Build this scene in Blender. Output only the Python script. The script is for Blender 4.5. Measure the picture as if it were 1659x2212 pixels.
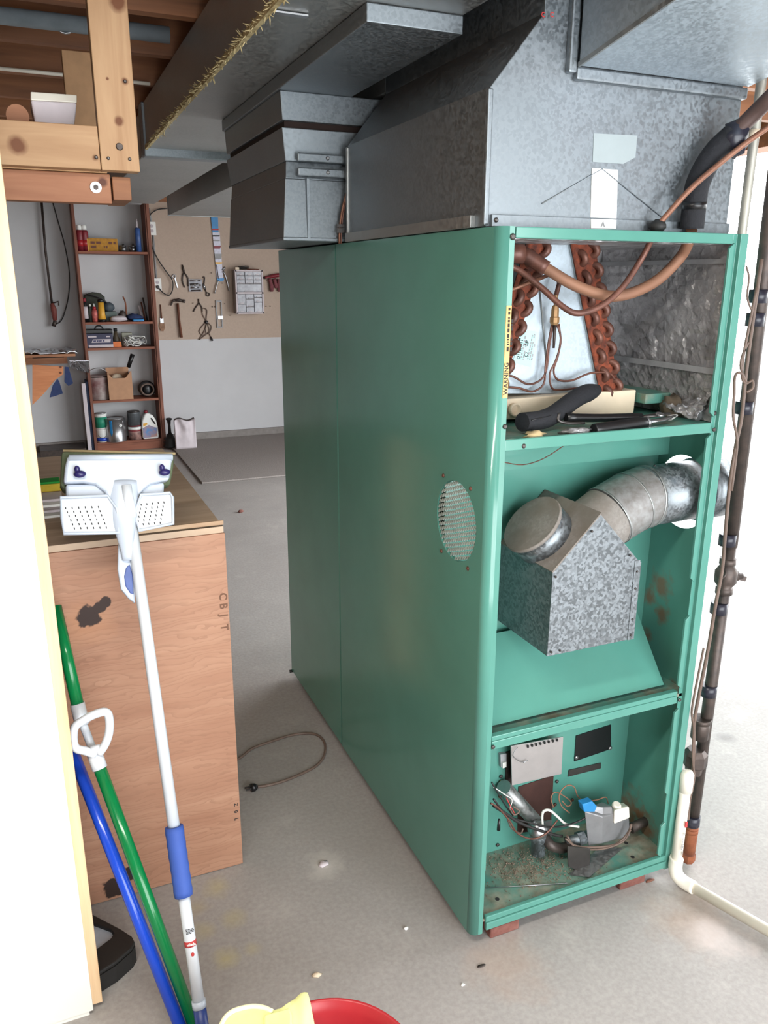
import bpy, bmesh, math, random
from mathutils import Vector, Matrix, noise
random.seed(7)
for o in list(bpy.data.objects): bpy.data.objects.remove(o)
SC = bpy.context.scene
COL = SC.collection

# ------------------------------------------------------------------ camera
IMG_W, IMG_H, FOC = 1659.0, 2212.0, 1721.318
CAM = Vector((-0.7807, -1.3018, 1.5))
YAW, PIT, ROLL = 0.4045, 0.2837, 0.0037
FWD = Vector((math.sin(YAW)*math.cos(PIT), math.cos(YAW)*math.cos(PIT), -math.sin(PIT)))
_r = Vector((math.cos(YAW), -math.sin(YAW), 0)); _u = _r.cross(FWD)
RGT = math.cos(ROLL)*_r + math.sin(ROLL)*_u
UPV = -math.sin(ROLL)*_r + math.cos(ROLL)*_u
cd = bpy.data.cameras.new('camera'); cam = bpy.data.objects.new('camera', cd); COL.objects.link(cam)
cd.sensor_fit = 'VERTICAL'; cd.sensor_height = 24.0; cd.lens = FOC/IMG_H*24.0
cd.clip_start = 0.02; cd.clip_end = 200
cam.matrix_world = Matrix((( RGT.x, UPV.x, -FWD.x, CAM.x), (RGT.y, UPV.y, -FWD.y, CAM.y), (RGT.z, UPV.z, -FWD.z, CAM.z), (0,0,0,1)))
SC.camera = cam

def at(px, py, **k):
    """point of the room seen at a photo position, on the plane x=, y= or z="""
    d = FWD*FOC + RGT*(px-IMG_W/2) - UPV*(py-IMG_H/2)
    (a, v), = k.items(); i = 'xyz'.index(a)
    return CAM + d*((v-CAM[i])/d[i])

# ------------------------------------------------------------------ light
world = bpy.data.worlds.new('World'); SC.world = world; world.use_nodes = True
wn = world.node_tree.nodes; bg = wn['Background']
bg.inputs[0].default_value = (0.93, 0.97, 1.0, 1); bg.inputs[1].default_value = 10.0
SC.view_settings.view_transform = 'Standard'; SC.view_settings.look = 'None'
SC.view_settings.gamma = 1; SC.view_settings.use_curve_mapping = False
SC.view_settings.exposure = 0.0
def portal(loc, rot, sx, sy):
    l = bpy.data.lights.new('daylight_portal', 'AREA'); l.shape = 'RECTANGLE'; l.size = sx; l.size_y = sy
    l.cycles.is_portal = True
    o = bpy.data.objects.new('daylight_portal', l); COL.objects.link(o); o.location = loc; o.rotation_euler = rot
RW, FW, BW, LW = 2.6, -2.7, 6.42, -2.6          # right, front, back, left wall planes
GY0, GY1, GZ = -.7, 4.3, 2.12                    # garage opening in the right wall
DX0, DX1, DZ0, DZ1 = -1.0, 1.9, 0.05, 2.1       # wide window in the wall behind the camera
portal((RW+.02, (GY0+GY1)/2, GZ/2), (0, math.radians(90), 0), GZ, GY1-GY0)
portal(((DX0+DX1)/2, FW-.02, (DZ0+DZ1)/2), (math.radians(90), 0, 0), DX1-DX0, DZ1-DZ0)

# ------------------------------------------------------------------ materials
def lin(c):
    return tuple(((x/255)/12.92 if x/255 <= .04045 else ((x/255+.055)/1.055)**2.4) for x in c)
class N:
    """small node-tree helper"""
    def __init__(s, name):
        s.m = bpy.data.materials.new(name); s.m.use_nodes = True
        s.t = s.m.node_tree; s.b = s.t.nodes['Principled BSDF']; s.tc = s.t.nodes.new('ShaderNodeTexCoord')
    def n(s, ty, **k):
        x = s.t.nodes.new('ShaderNode'+ty)
        for a, v in k.items(): setattr(x, a, v)
        return x
    def l(s, a, b): s.t.links.new(a, b)
    def mapping(s, scale=(1,1,1), rot=(0,0,0)):
        m = s.n('Mapping'); m.inputs['Scale'].default_value = scale; m.inputs['Rotation'].default_value = rot
        s.l(s.tc.outputs['Object'], m.inputs[0]); return m.outputs[0]
    def noise(s, scale, vec=None, detail=4, rough=.55, dist=0):
        x = s.n('TexNoise'); x.inputs['Scale'].default_value = scale; x.inputs['Detail'].default_value = detail
        x.inputs['Roughness'].default_value = rough; x.inputs['Distortion'].default_value = dist
        s.l(vec or s.tc.outputs['Object'], x.inputs['Vector']); return x
    def ramp(s, fac, stops):
        r = s.n('ValToRGB'); e = r.color_ramp.elements
        while len(e) < len(stops): e.new(.5)
        for q, (p, c) in zip(e, stops):
            q.position = p; q.color = (*c, 1) if len(c) == 3 else c
        s.l(fac, r.inputs[0]); return r.outputs[0]
    def mix(s, fac, a, b, mode='MIX'):
        x = s.n('Mix', data_type='RGBA', blend_type=mode)
        if isinstance(fac, (int, float)): x.inputs[0].default_value = fac
        else: s.l(fac, x.inputs[0])
        for v, i in ((a, 6), (b, 7)):
            if isinstance(v, tuple): x.inputs[i].default_value = (*v, 1)
            else: s.l(v, x.inputs[i])
        return x.outputs[2]
    def spot(s, col, c, r, color, soft=.5, wob=.6, wsc=12, amt=1.0, scale=(1,1,1)):
        """a stain with its own ragged outline at point c"""
        nz = s.noise(wsc, detail=3)
        a = s.n('VectorMath', operation='SUBTRACT'); s.l(s.tc.outputs['Object'], a.inputs[0]); a.inputs[1].default_value = c
        sc = s.n('VectorMath', operation='MULTIPLY'); s.l(a.outputs[0], sc.inputs[0]); sc.inputs[1].default_value = scale
        d = s.n('VectorMath', operation='LENGTH'); s.l(sc.outputs[0], d.inputs[0])
        w = s.n('Math', operation='MULTIPLY_ADD'); s.l(nz.outputs[0], w.inputs[0]); w.inputs[1].default_value = -2*wob*r
        s.l(d.outputs['Value'], w.inputs[2])
        mr = s.n('MapRange'); s.l(w.outputs[0], mr.inputs[0])
        mr.inputs[1].default_value = r*(1-wob); mr.inputs[2].default_value = r*(1-wob)-r*soft
        mr.inputs[3].default_value = 0; mr.inputs[4].default_value = amt
        return s.mix(mr.outputs[0], col, color)
    def bump(s, h, strength=.2, dist=.01):
        b = s.n('Bump'); b.inputs['Strength'].default_value = strength; b.inputs['Distance'].default_value = dist
        s.l(h, b.inputs['Height']); s.l(b.outputs[0], s.b.inputs['Normal'])
    def fin(s, col, rough=.5, metal=0, spec=None, coat=0):
        if isinstance(col, tuple): s.b.inputs['Base Color'].default_value = (*col, 1)
        else: s.l(col, s.b.inputs['Base Color'])
        if isinstance(rough, (int, float)): s.b.inputs['Roughness'].default_value = rough
        else: s.l(rough, s.b.inputs['Roughness'])
        s.b.inputs['Metallic'].default_value = metal
        if spec is not None: s.b.inputs['Specular IOR Level'].default_value = spec
        if coat: s.b.inputs['Coat Weight'].default_value = coat; s.b.inputs['Coat Roughness'].default_value = .1
        return s.m
def sc(c, k): return tuple(min(1, x*k) for x in c)
def plain(name, c, rough=.5, metal=0, var=.12, scale=25, bump=0, spec=None, c2=None, coat=0):
    n = N(name); a = lin(c); z = n.noise(scale)
    b = lin(c2) if c2 else sc(a, 1+var)
    col = n.ramp(z.outputs[0], [(.3, sc(a, 1-var) if not c2 else a), (.7, b)])
    if bump: n.bump(z.outputs[0], bump, .004)
    return n.fin(col, rough, metal, spec, coat)
def galv(name, c, scale, contrast, rough=.38, dust=None, metal=.9):
    n = N(name); a = lin(c)
    v = n.n('TexVoronoi'); v.inputs['Scale'].default_value = scale
    n.l(n.noise(scale*.5, dist=.3).outputs['Color'], v.inputs['Vector'])
    nz = n.noise(scale*.6); mx = n.n('Math', operation='MULTIPLY_ADD'); big = n.noise(3)
    vv = n.n('TexVoronoi'); vv.inputs['Scale'].default_value = scale
    mp = n.n('VectorMath', operation='MULTIPLY_ADD'); n.l(nz.outputs['Color'], mp.inputs[0]); mp.inputs[1].default_value = (1.2/scale,)*3
    n.l(n.tc.outputs['Object'], mp.inputs[2]); n.l(mp.outputs[0], vv.inputs['Vector'])
    bw = n.n('RGBToBW'); n.l(vv.outputs['Color'], bw.inputs[0])
    col = n.ramp(bw.outputs[0], [(.25, sc(a, 1-contrast)), (.75, sc(a, 1+contrast))])
    col = n.mix(n.ramp(big.outputs[0], [(.4, (0,0,0)), (.7, (.35,.35,.35))]), col, sc(a, .72))
    if dust:
        col = n.mix(n.ramp(n.noise(9, detail=6).outputs[0], [(.3, (.45,)*3), (.6, (.95,)*3)]), col, lin(dust))
        metal = .15; rough = .8
    r = n.ramp(bw.outputs[0], [(.2, (rough-.1,)*3), (.8, (rough+.12,)*3)])
    return n.fin(col, r, metal)
def wood(name, c1, c2, grain='x', freq=40, stretch=14, rough=.65, knots=(), contour=False, extra=None):
    n = N(name); i = 'xyz'.index(grain)
    s = [1, 1, 1]; s[i] = 1/stretch
    v = n.mapping(tuple(s))
    z = n.noise(freq, v, detail=5, dist=.4)
    col = n.ramp(z.outputs[0], [(.28, lin(c1)), (.5, lin(tuple((a+b)/2 for a, b in zip(c1, c2)))), (.72, lin(c2))])
    if contour:                       # rotary-cut veneer: contour rings
        s2 = [1, 1, 1]; s2[i] = .3
        w = n.n('TexWave', wave_type='BANDS', bands_direction='Z', wave_profile='SAW')
        w.inputs['Scale'].default_value = 24; w.inputs['Distortion'].default_value = 22; w.inputs['Detail'].default_value = 3
        w.inputs['Detail Scale'].default_value = .9; n.l(n.mapping(tuple(s2)), w.inputs[0])
        col = n.mix(n.ramp(w.outputs['Fac'], [(0, (.5,)*3), (.35, (.05,)*3), (1, (0,)*3)]), col, sc(lin(c1), .72))
        big = n.noise(2.2); col = n.mix(n.ramp(big.outputs[0], [(.4, (0,)*3), (.7, (.4,)*3)]), col, sc(lin(c2), 1.1))
    for k in knots: col = n.spot(col, *k[:2], lin(k[2]), **(k[3] if len(k) > 3 else {}))
    n.bump(z.outputs[0], .12, .002)
    return n.fin(col, rough)

GREEN = (84, 141, 128)
M = {}
def green(name, dirty=0):
    n = N(name); a = lin(GREEN)
    col = n.ramp(n.noise(6).outputs[0], [(.3, sc(a, .95)), (.7, sc(a, 1.05))])
    rough = .17
    if dirty:
        k = n.ramp(n.noise(9, detail=8, rough=.65).outputs[0], [(.5-.12*dirty, (0,)*3), (.72-.1*dirty, (.85,)*3)])
        col = n.mix(k, col, n.ramp(n.noise(30, detail=6).outputs[0], [(.3, lin((112, 84, 62))), (.6, lin((165, 150, 132)))]))
        rough = .55
    return n.fin(col, rough, 0, .5)
M['green'] = green('green_enamel'); M['green_dirty'] = green('green_enamel_dirty', 1.15)
M['green_dusty'] = green('green_enamel_dusty', .55)
def green_rusty():
    n = N('green_enamel_rust_spots'); a = lin(GREEN)
    col = n.ramp(n.noise(6).outputs[0], [(.3, sc(a, .95)), (.7, sc(a, 1.05))])
    O = Vector((.2965, .718, .03))
    for y, z, r in ((.168, .725, .022), (.135, .77, .03), (.12, .70, .02), (.165, .62, .018), (.05, .508, .03), (.17, .09, .06), (.10, .085, .04)):
        col = n.spot(col, tuple(Vector((.588, y, z))-O), r*1.5, lin((120, 78, 52)), amt=.75, wob=.9, wsc=40, soft=.8)
    return n.fin(col, .25, 0, .5)
M['green_rusty'] = green_rusty()
M['galv'] = galv('galvanised_sheet', (140, 147, 152), 190, .13, .5)
M['galv_dull'] = galv('galvanised_sheet_dull', (164, 166, 165), 150, .09, .5)
M['spangle'] = galv('galvanised_spangle', (128, 134, 138), 170, .26, .42, metal=.75)
M['galv_bright'] = galv('galvanised_sheet_bright', (180, 192, 201), 190, .09, .5, metal=.7)
M['galv_dust'] = galv('galvanised_dusty', (160, 160, 158), 190, .2, .5, dust=(118, 107, 97))
M['black'] = plain('black_plastic', (22, 22, 24), .35)
M['foam'] = plain('black_foam', (28, 29, 34), .85, bump=.5, scale=120)
M['iron'] = plain('black_iron', (66, 60, 58), .5, .5, c2=(92, 80, 74), scale=40, bump=.2)
M['rustiron'] = plain('rusty_iron', (120, 66, 42), .75, .2, c2=(150, 88, 58), scale=40, bump=.3)
M['rust'] = plain('rusted_fin_plate', (70, 34, 24), .85, 0, c2=(140, 66, 38), scale=70, bump=.8)
M['oldcu'] = plain('tarnished_copper', (84, 54, 46), .45, .25, c2=(118, 76, 62), scale=30)
M['cu'] = plain('copper', (140, 98, 78), .5, .4, c2=(120, 80, 62), scale=20)
M['dullcu'] = plain('oxidised_copper', (150, 108, 84), .65, .2, c2=(136, 98, 78), scale=12)
M['white'] = plain('white_plastic', (208, 213, 219), .3, var=.02)
M['bluewhite'] = plain('pale_plastic', (184, 193, 206), .3, var=.02)
M['pvc'] = plain('pvc', (236, 230, 216), .4, var=.04, scale=12)
M['cream'] = plain('cream_plastic', (226, 208, 182), .5, var=.04)
M['blue'] = plain('blue_plastic', (40, 74, 178), .3, var=.05)
M['bluepole'] = plain('blue_pole', (30, 74, 196), .18, var=.04)
M['greenpole'] = plain('green_pole', (10, 116, 62), .18, var=.04)
M['navy'] = plain('navy_plastic', (44, 38, 92), .3)
M['blackrub'] = plain('black_rubber', (30, 29, 28), .6)
M['steel'] = plain('steel', (170, 170, 172), .3, .9)
M['darksteel'] = plain('dark_steel', (84, 80, 78), .4, .7)
M['grey'] = plain('grey_paint', (150, 150, 152), .5)
M['greycast'] = plain('cast_aluminium', (140, 140, 142), .45, .5)
M['foilshine'] = plain('shiny_foil', (206, 208, 212), .22, .9, var=.05)
M['foilflat'] = plain('aluminium_foil', (200, 206, 206), .4, .5)
M['white_paint'] = plain('white_paint', (242, 240, 230), .6, var=.02, scale=4)
M['drywall'] = plain('wall_paint', (200, 200, 202), .8, var=.04, scale=3)
M['hardboard'] = plain('hardboard', (184, 164, 148), .75, var=.04, scale=60)
M['brown'] = plain('brown_stain', (108, 62, 46), .6, var=.2)
M['darkhole'] = plain('gap_shade', (44, 30, 26), .9)  # near-black fill: shade inside open gaps put into the colour
M['cardboard'] = plain('cardboard', (186, 142, 110), .8, var=.06)
M['red'] = plain('red_plastic', (172, 44, 50), .35, var=.05)
M['darkred'] = plain('dark_red', (128, 38, 48), .45, var=.1)
M['yellowcloth'] = plain('yellow_cloth', (232, 232, 160), .9, var=.1, scale=18, bump=.4)
M['yellow'] = plain('yellow_plastic', (226, 168, 60), .4, var=.06)
M['ochre'] = plain('ochre_card', (186, 132, 44), .7, var=.18, scale=40)
M['orange'] = plain('orange_card', (226, 124, 70), .7)
M['labelpale'] = plain('pale_label', (178, 226, 222), .5, var=.02)
M['labelyellow'] = plain('yellow_label', (226, 180, 110), .5, var=.05)
M['ink'] = plain('ink', (40, 38, 38), .7)
M['redink'] = plain('red_ink', (190, 60, 60), .7)
M['brick'] = plain('brick', (104, 58, 50), .9, c2=(136, 92, 82), scale=30, bump=.6)
M['sponge'] = plain('green_sponge', (94, 104, 78), .95, var=.12, scale=80, bump=.5)
M['fibre'] = plain('yellow_fibreglass', (150, 132, 92), .95, c2=(206, 190, 146), scale=50)
M['paper'] = plain('paper', (240, 240, 236), .8, var=.02)
M['bagpaper'] = plain('paper_bag', (206, 196, 200), .8, var=.05)
M['navycloth'] = plain('navy_cloth', (50, 64, 104), .95, var=.2)
M['teal'] = plain('teal_paint', (40, 140, 110), .5)
M['cyan'] = plain('cyan_paint', (40, 130, 190), .4)
M['clear'] = plain('clear_drawer_plastic', (150, 150, 158), .2, var=.25, scale=30)
M['wirewhite'] = plain('white_wire', (214, 212, 206), .5)
M['wireblack'] = plain('black_wire', (34, 32, 32), .5)
M['wirebrown'] = plain('brown_wire', (104, 86, 76), .6, var=.2)
M['greytarp'] = plain('grey_fabric', (70, 74, 66), .9, var=.2)
M['concrete_out'] = plain('driveway', (190, 188, 184), .9, var=.06, scale=3)
M['tape'] = plain('black_tape', (36, 36, 48), .35)
M['pine'] = wood('pine_lumber', (176, 132, 90), (206, 166, 122), 'z', 30, 12)
M['pine_x'] = wood('pine_lumber_horizontal', (176, 132, 90), (206, 166, 122), 'x', 30, 12)
M['pine_red'] = wood('weathered_pine', (146, 94, 66), (180, 128, 94), 'x', 30, 12)
M['joist'] = wood('old_joist', (116, 76, 52), (168, 112, 74), 'x', 22, 14)
M['osb'] = wood('subfloor_boards', (112, 84, 60), (150, 118, 84), 'y', 18, 3)
M['shelfwood'] = wood('stained_shelf_wood', (120, 70, 52), (158, 98, 74), 'x', 30, 10)
M['shelfside'] = wood('stained_side_wood', (104, 62, 48), (146, 92, 72), 'z', 30, 10)
M['walnut'] = wood('hammer_handle_wood', (92, 54, 40), (132, 84, 62), 'z', 40, 10)
M['ply_edge'] = wood('plywood_edge', (214, 176, 134), (236, 206, 166), 'z', 40, 14)
def foil_mat():
    n = N('crinkled_foil'); v = n.n('TexVoronoi'); v.inputs['Scale'].default_value = 34
    mp = n.n('VectorMath', operation='MULTIPLY_ADD'); n.l(n.noise(14).outputs['Color'], mp.inputs[0]); mp.inputs[1].default_value = (.08,)*3
    n.l(n.tc.outputs['Object'], mp.inputs[2]); n.l(mp.outputs[0], v.inputs['Vector'])
    n.bump(v.outputs['Distance'], .6, .012)
    col = n.ramp(n.noise(10).outputs[0], [(.3, lin((130, 128, 128))), (.7, lin((205, 203, 205)))])
    return n.fin(col, .38, .45)
M['foil'] = foil_mat()

# ------------------------------------------------------------------ mesh helpers
def V(*a): return Vector(a[0]) if len(a) == 1 else Vector(a)
class MB:
    def __init__(s): s.v = []; s.f = []; s.s = []
    def add(s, vs, fs, smooth=False):
        o = len(s.v); s.v += [V(x) for x in vs]
        for f in fs: s.f.append([i+o for i in f]); s.s.append(smooth)
        return s
    def box(s, a, b):
        (x0, y0, z0), (x1, y1, z1) = a, b
        vs = [(x, y, z) for z in (z0, z1) for y in (y0, y1) for x in (x0, x1)]
        return s.add(vs, [(0,2,3,1), (4,5,7,6), (0,1,5,4), (2,6,7,3), (0,4,6,2), (1,3,7,5)])
    def hexa(s, q0, q1):
        """solid between two quads"""
        vs = list(q0)+list(q1)
        return s.add(vs, [(3,2,1,0), (4,5,6,7), (0,1,5,4), (1,2,6,5), (2,3,7,6), (3,0,4,7)])
    def beam(s, p, q, w, h, up=(0,0,1)):
        p, q = V(p), V(q); d = (q-p).normalized(); sd = d.cross(V(up)).normalized(); u = sd.cross(d)
        f = lambda c: [c-sd*w/2-u*h/2, c+sd*w/2-u*h/2, c+sd*w/2+u*h/2, c-sd*w/2+u*h/2]
        return s.hexa(f(p), f(q))
    def poly(s, pts, ext, smooth=False):
        """polygon (3-D points) extruded by the vector ext"""
        n = len(pts); a = [V(p) for p in pts]; b = [p+V(ext) for p in a]
        s.add(a+b, [list(range(n))[::-1], list(range(n, 2*n))])
        o = len(s.v)-2*n
        for i in range(n):
            j = (i+1) % n; s.f.append([o+i, o+j, o+n+j, o+n+i]); s.s.append(smooth)
        return s
    def tube(s, path, r, n=10, caps=True, closed=False, flat=1.0):
        P = [V(p) for p in path]; m = len(P)
        R = r if isinstance(r, (list, tuple)) else [r]*m
        T = []
        for i in range(m):
            a = P[i-1] if (i > 0 or closed) else P[i]; b = P[(i+1) % m] if (i < m-1 or closed) else P[i]
            t = (b-a); T.append(t.normalized() if t.length > 1e-9 else V(0,0,1))
        ref = V(0,0,1) if abs(T[0].z) < .9 else V(1,0,0)
        nrm = (ref - T[0]*ref.dot(T[0])).normalized(); vs = []
        for i in range(m):
            nrm = (nrm - T[i]*nrm.dot(T[i])).normalized(); bi = T[i].cross(nrm)
            for k in range(n):
                a = 2*math.pi*k/n; vs.append(P[i]+nrm*(math.cos(a)*R[i]*flat)+bi*(math.sin(a)*R[i]))
        fs = []
        for i in range(m if closed else m-1):
            j = (i+1) % m
            for k in range(n): fs.append((i*n+k, i*n+(k+1) % n, j*n+(k+1) % n, j*n+k))
        s.add(vs, fs, True)
        if caps and not closed:
            o = len(s.v)-m*n; s.f.append([o+k for k in range(n)][::-1]); s.s.append(False)
            s.f.append([o+(m-1)*n+k for k in range(n)]); s.s.append(False)
        return s
    def lathe(s, prof, o, axis=(0,0,1), n=24, smooth=True):
        o = V(o); ax = V(axis).normalized(); ref = V(0,0,1) if abs(ax.z) < .9 else V(1,0,0)
        a = (ref-ax*ref.dot(ax)).normalized(); b = ax.cross(a); vs = []; fs = []
        for r, h in prof:
            for k in range(n):
                t = 2*math.pi*k/n; vs.append(o+ax*h+a*(math.cos(t)*r)+b*(math.sin(t)*r))
        m = len(prof)
        for i in range(m-1):
            for k in range(n): fs.append((i*n+k, i*n+(k+1) % n, (i+1)*n+(k+1) % n, (i+1)*n+k))
        s.add(vs, fs, smooth); q = len(s.v)-m*n
        for i, rev in ((0, True), (m-1, False)):
            if prof[i][0] > 1e-6:
                l = [q+i*n+k for k in range(n)]; s.f.append(l[::-1] if rev else l); s.s.append(False)
        return s
    def ball(s, c, r, n=12, jit=0):
        c = V(c); r = V(r) if not isinstance(r, (int, float)) else V(r, r, r); vs = []; fs = []; m = n//2+1
        for i in range(m+1):
            t = math.pi*i/m
            for k in range(n):
                p = 2*math.pi*k/n; d = V(math.sin(t)*math.cos(p), math.sin(t)*math.sin(p), math.cos(t))
                j = 1+jit*noise.noise(d*2.3+c*11) if jit else 1
                vs.append(c+V(d.x*r.x, d.y*r.y, d.z*r.z)*j)
        for i in range(m):
            for k in range(n): fs.append((i*n+k, i*n+(k+1) % n, (i+1)*n+(k+1) % n, (i+1)*n+k))
        return s.add(vs, fs, True)
    def grid(s, fn, nu, nv, th, nrm, smooth=True):
        """crumpled sheet fn(u,v) with thickness th along nrm"""
        nrm = V(nrm)*th; A = [V(fn(i/nu, j/nv)) for j in range(nv+1) for i in range(nu+1)]; B = [p+nrm for p in A]
        L = len(A); fs = []; w = nu+1
        for j in range(nv):
            for i in range(nu):
                a = j*w+i; fs += [(a, a+1, a+w+1, a+w), (L+a+w, L+a+w+1, L+a+1, L+a)]
        bd = [i for i in range(w)]+[j*w+nu for j in range(1, nv+1)]+[nv*w+i for i in range(nu-1, -1, -1)]+[j*w for j in range(nv-1, 0, -1)]
        for q in range(len(bd)):
            a, b = bd[q], bd[(q+1) % len(bd)]; fs.append((b, a, L+a, L+b))
        return s.add(A+B, fs, smooth)
WL = {}
def mesh_of(mb, name, off):
    me = bpy.data.meshes.new(name); me.from_pydata([tuple(v-off) for v in mb.v], [], mb.f)
    bm = bmesh.new(); bm.from_mesh(me)
    for f, sm in zip(bm.faces, mb.s): f.smooth = sm
    bmesh.ops.remove_doubles(bm, verts=bm.verts, dist=1e-6)
    bmesh.ops.recalc_face_normals(bm, faces=bm.faces); bm.to_mesh(me); bm.free(); return me
def obj(name, mb, mat, parent=None, origin=None, bevel=0, seg=2):
    off = WL[parent.name] if parent else V(origin if origin is not None else (0,0,0))
    o = bpy.data.objects.new(name, mesh_of(mb, name, off)); COL.objects.link(o)
    o.data.materials.append(M[mat] if isinstance(mat, str) else mat)
    if parent: o.parent = parent
    else: o.location = off
    WL[o.name] = off
    if bevel:
        b = o.modifiers.new('bevel', 'BEVEL'); b.width = bevel; b.segments = seg; b.limit_method = 'ANGLE'; b.angle_limit = math.radians(40)
    return o
def tag(o, label, cat, group=None):
    o['label'] = label; o['category'] = cat
    if group: o['group'] = group
    return o
def thing(name, label, cat, loc, group=None):
    o = bpy.data.objects.new(name, None); COL.objects.link(o); o.location = loc; o.empty_display_size = .05
    WL[o.name] = V(loc); return tag(o, label, cat, group)
def struct(name, mb, mat, origin=(0,0,0), bevel=0):
    o = obj(name, mb, mat, None, origin, bevel); o['kind'] = 'structure'; return o
def B(a, b): return MB().box(a, b)
def text(parent, name, s, size, o, xd, yd, mat, depth=.0006):
    cu = bpy.data.curves.new(name, 'FONT'); cu.body = s; cu.size = size; cu.extrude = depth/2; cu.offset = size*.022
    t = bpy.data.objects.new(name, cu); me = bpy.data.meshes.new_from_object(t); bpy.data.objects.remove(t)
    xd, yd = V(xd).normalized(), V(yd).normalized(); zd = xd.cross(yd); off = WL[parent.name]
    for v in me.vertices: v.co = V(o)-off+xd*v.co.x+yd*v.co.y+zd*v.co.z
    ob = bpy.data.objects.new(name, me); COL.objects.link(ob); ob.parent = parent; me.materials.clear(); me.materials.append(M[mat])
    WL[ob.name] = off; return ob
def printing(parent, o, xd, yd, width, rows, h, mat, fill=.75):
    """rows of fine print too small to read in the photograph"""
    m = MB(); zd = xd.cross(yd).normalized(); rn = random.Random(int(width*1e4)+rows)
    for r in range(rows):
        x = 0
        while x < width*(1 if r < rows-1 or rows == 1 else .7):
            w = h*rn.uniform(.5, 2.6)
            if rn.random() < fill+.1:
                p = o+xd*x-yd*(r*h*1.7); m.hexa([p, p+xd*w*.85, p+xd*w*.85+yd*h, p+yd*h], [q+zd*.0004 for q in (p, p+xd*w*.85, p+xd*w*.85+yd*h, p+yd*h)])
            x += w+h*.25
    q = obj('fine_print', m, mat, parent); q['kind'] = 'stuff'; return q
def arc(c, r, a0, a1, u, v, n=10):
    c, u, v = V(c), V(u).normalized(), V(v).normalized()
    return [c+u*(r*math.cos(a0+(a1-a0)*i/n))+v*(r*math.sin(a0+(a1-a0)*i/n)) for i in range(n+1)]
def smooth(pts, k=4):
    """Catmull-Rom through the points"""
    P = [V(p) for p in pts]; out = []
    for i in range(len(P)-1):
        a = P[i-1] if i else P[0]*2-P[1]; b, c = P[i], P[i+1]; d = P[i+2] if i+2 < len(P) else P[-1]*2-P[-2]
        for j in range(k):
            t = j/k; out.append(.5*((2*b)+(c-a)*t+(2*a-5*b+4*c-d)*t*t+(3*b-a-3*c+d)*t**3))
    return out+[P[-1]]
def screw(parent, p, axis, r=.0045, mat='darksteel'):
    return obj('screw', MB().lathe([(r, 0), (r, .0015), (r*.55, .0035)], p, axis, 10), mat, parent)

# ------------------------------------------------------------------ the setting
def floor_mat():
    n = N('concrete_floor'); a = lin((164, 159, 155))
    col = n.ramp(n.noise(1.3, detail=6, rough=.6).outputs[0], [(.3, sc(a, .84)), (.5, a), (.72, sc(a, 1.14))])
    col = n.mix(n.ramp(n.noise(90, detail=4).outputs[0], [(.35, (0,)*3), (.65, (.28,)*3)]), col, lin((120, 114, 110)))
    col = n.mix(n.ramp(n.noise(6, detail=8, rough=.7).outputs[0], [(.55, (0,)*3), (.75, (.35,)*3)]), col, lin((196, 190, 184)))
    for px, py, r, c, am in ((470, 1918, .035, (186, 172, 118), .6), (500, 1985, .03, (186, 172, 118), .5), (430, 1960, .03, (176, 160, 110), .5),
                             (489, 2070, .03, (190, 178, 120), .7), (445, 2010, .03, (186, 172, 118), .5), (545, 2050, .02, (186, 172, 118), .4),
                             (700, 1870, .05, (206, 200, 192), .7), (1500, 1990, .10, (150, 112, 74), .55), (1545, 2020, .07, (226, 216, 214), .6),
                             (1090, 2090, .09, (176, 140, 116), .45), (1570, 1595, .03, (90, 88, 86), .6), (1020, 1960, .09, (120, 106, 92), .3), (840, 1800, .2, (150, 140, 132), .3)):
        col = n.spot(col, tuple(at(px, py, z=0)), r*1.3, lin(c), amt=am*.7, wob=.75, wsc=14, soft=.8)
    n.bump(n.noise(60, detail=6).outputs[0], .15, .004)
    return n.fin(col, .75)
M['floor'] = floor_mat()
struct('floor', B((LW-.1, FW-.1, -.1), (RW, BW+.1, 0)), 'floor')
struct('ground', B((RW, -14, -.16), (30, 24, -.03)), 'concrete_out')
struct('wall_back', B((LW-.1, BW, 0), (RW+.1, BW+.12, 2.39)), 'drywall')
struct('baseboard_back', B((LW, BW-.03, 0), (RW, BW, .075)), plain('footing', (140, 134, 130), .9), bevel=.004)
wl = struct('wall_left', B((LW-.1, FW, 0), (LW, 5.55, 2.39)), 'osb')
obj('plaster_return', B((LW-.1, 5.551, 0), (LW, BW, 2.39)), 'drywall', wl)
struct('wall_right', B((RW, GY1, 0), (RW+.12, BW, 2.39)).box((RW, FW, 0), (RW+.12, GY0, 2.39)), 'drywall')
struct('wall_front', B((LW, FW-.12, 0), (DX0, FW, 2.39)).box((DX1, FW-.12, 0), (RW, FW, 2.39)).box((DX0, FW-.12, 0), (DX1, FW, DZ0)).box((DX0, FW-.12, DZ1), (DX1, FW, 2.39)), 'drywall')
wf = struct('window_1', B((DX0, FW-.09, DZ0), (DX0+.05, FW-.03, DZ1)).box((DX1-.05, FW-.09, DZ0), (DX1, FW-.03, DZ1)).box((DX0, FW-.09, DZ0), (DX1, FW-.03, DZ0+.05)).box((DX0, FW-.09, DZ1-.05), (DX1, FW-.03, DZ1)).box(((DX0+DX1)/2-.025, FW-.09, DZ0), ((DX0+DX1)/2+.025, FW-.03, DZ1)), 'white_paint')
hd = struct('trim_1', B((RW-.06, GY0, 2.12), (RW+.08, GY1, 2.26)), 'joist')       # header boards over the garage opening
obj('upper_header', B((RW-.02, GY0, 2.285), (RW+.06, GY1, 2.40)), 'joist', hd)
ce = struct('ceiling', B((LW-.1, FW-.1, 2.385), (RW+.1, BW+.1, 2.41)), 'osb')
jm = None
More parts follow.
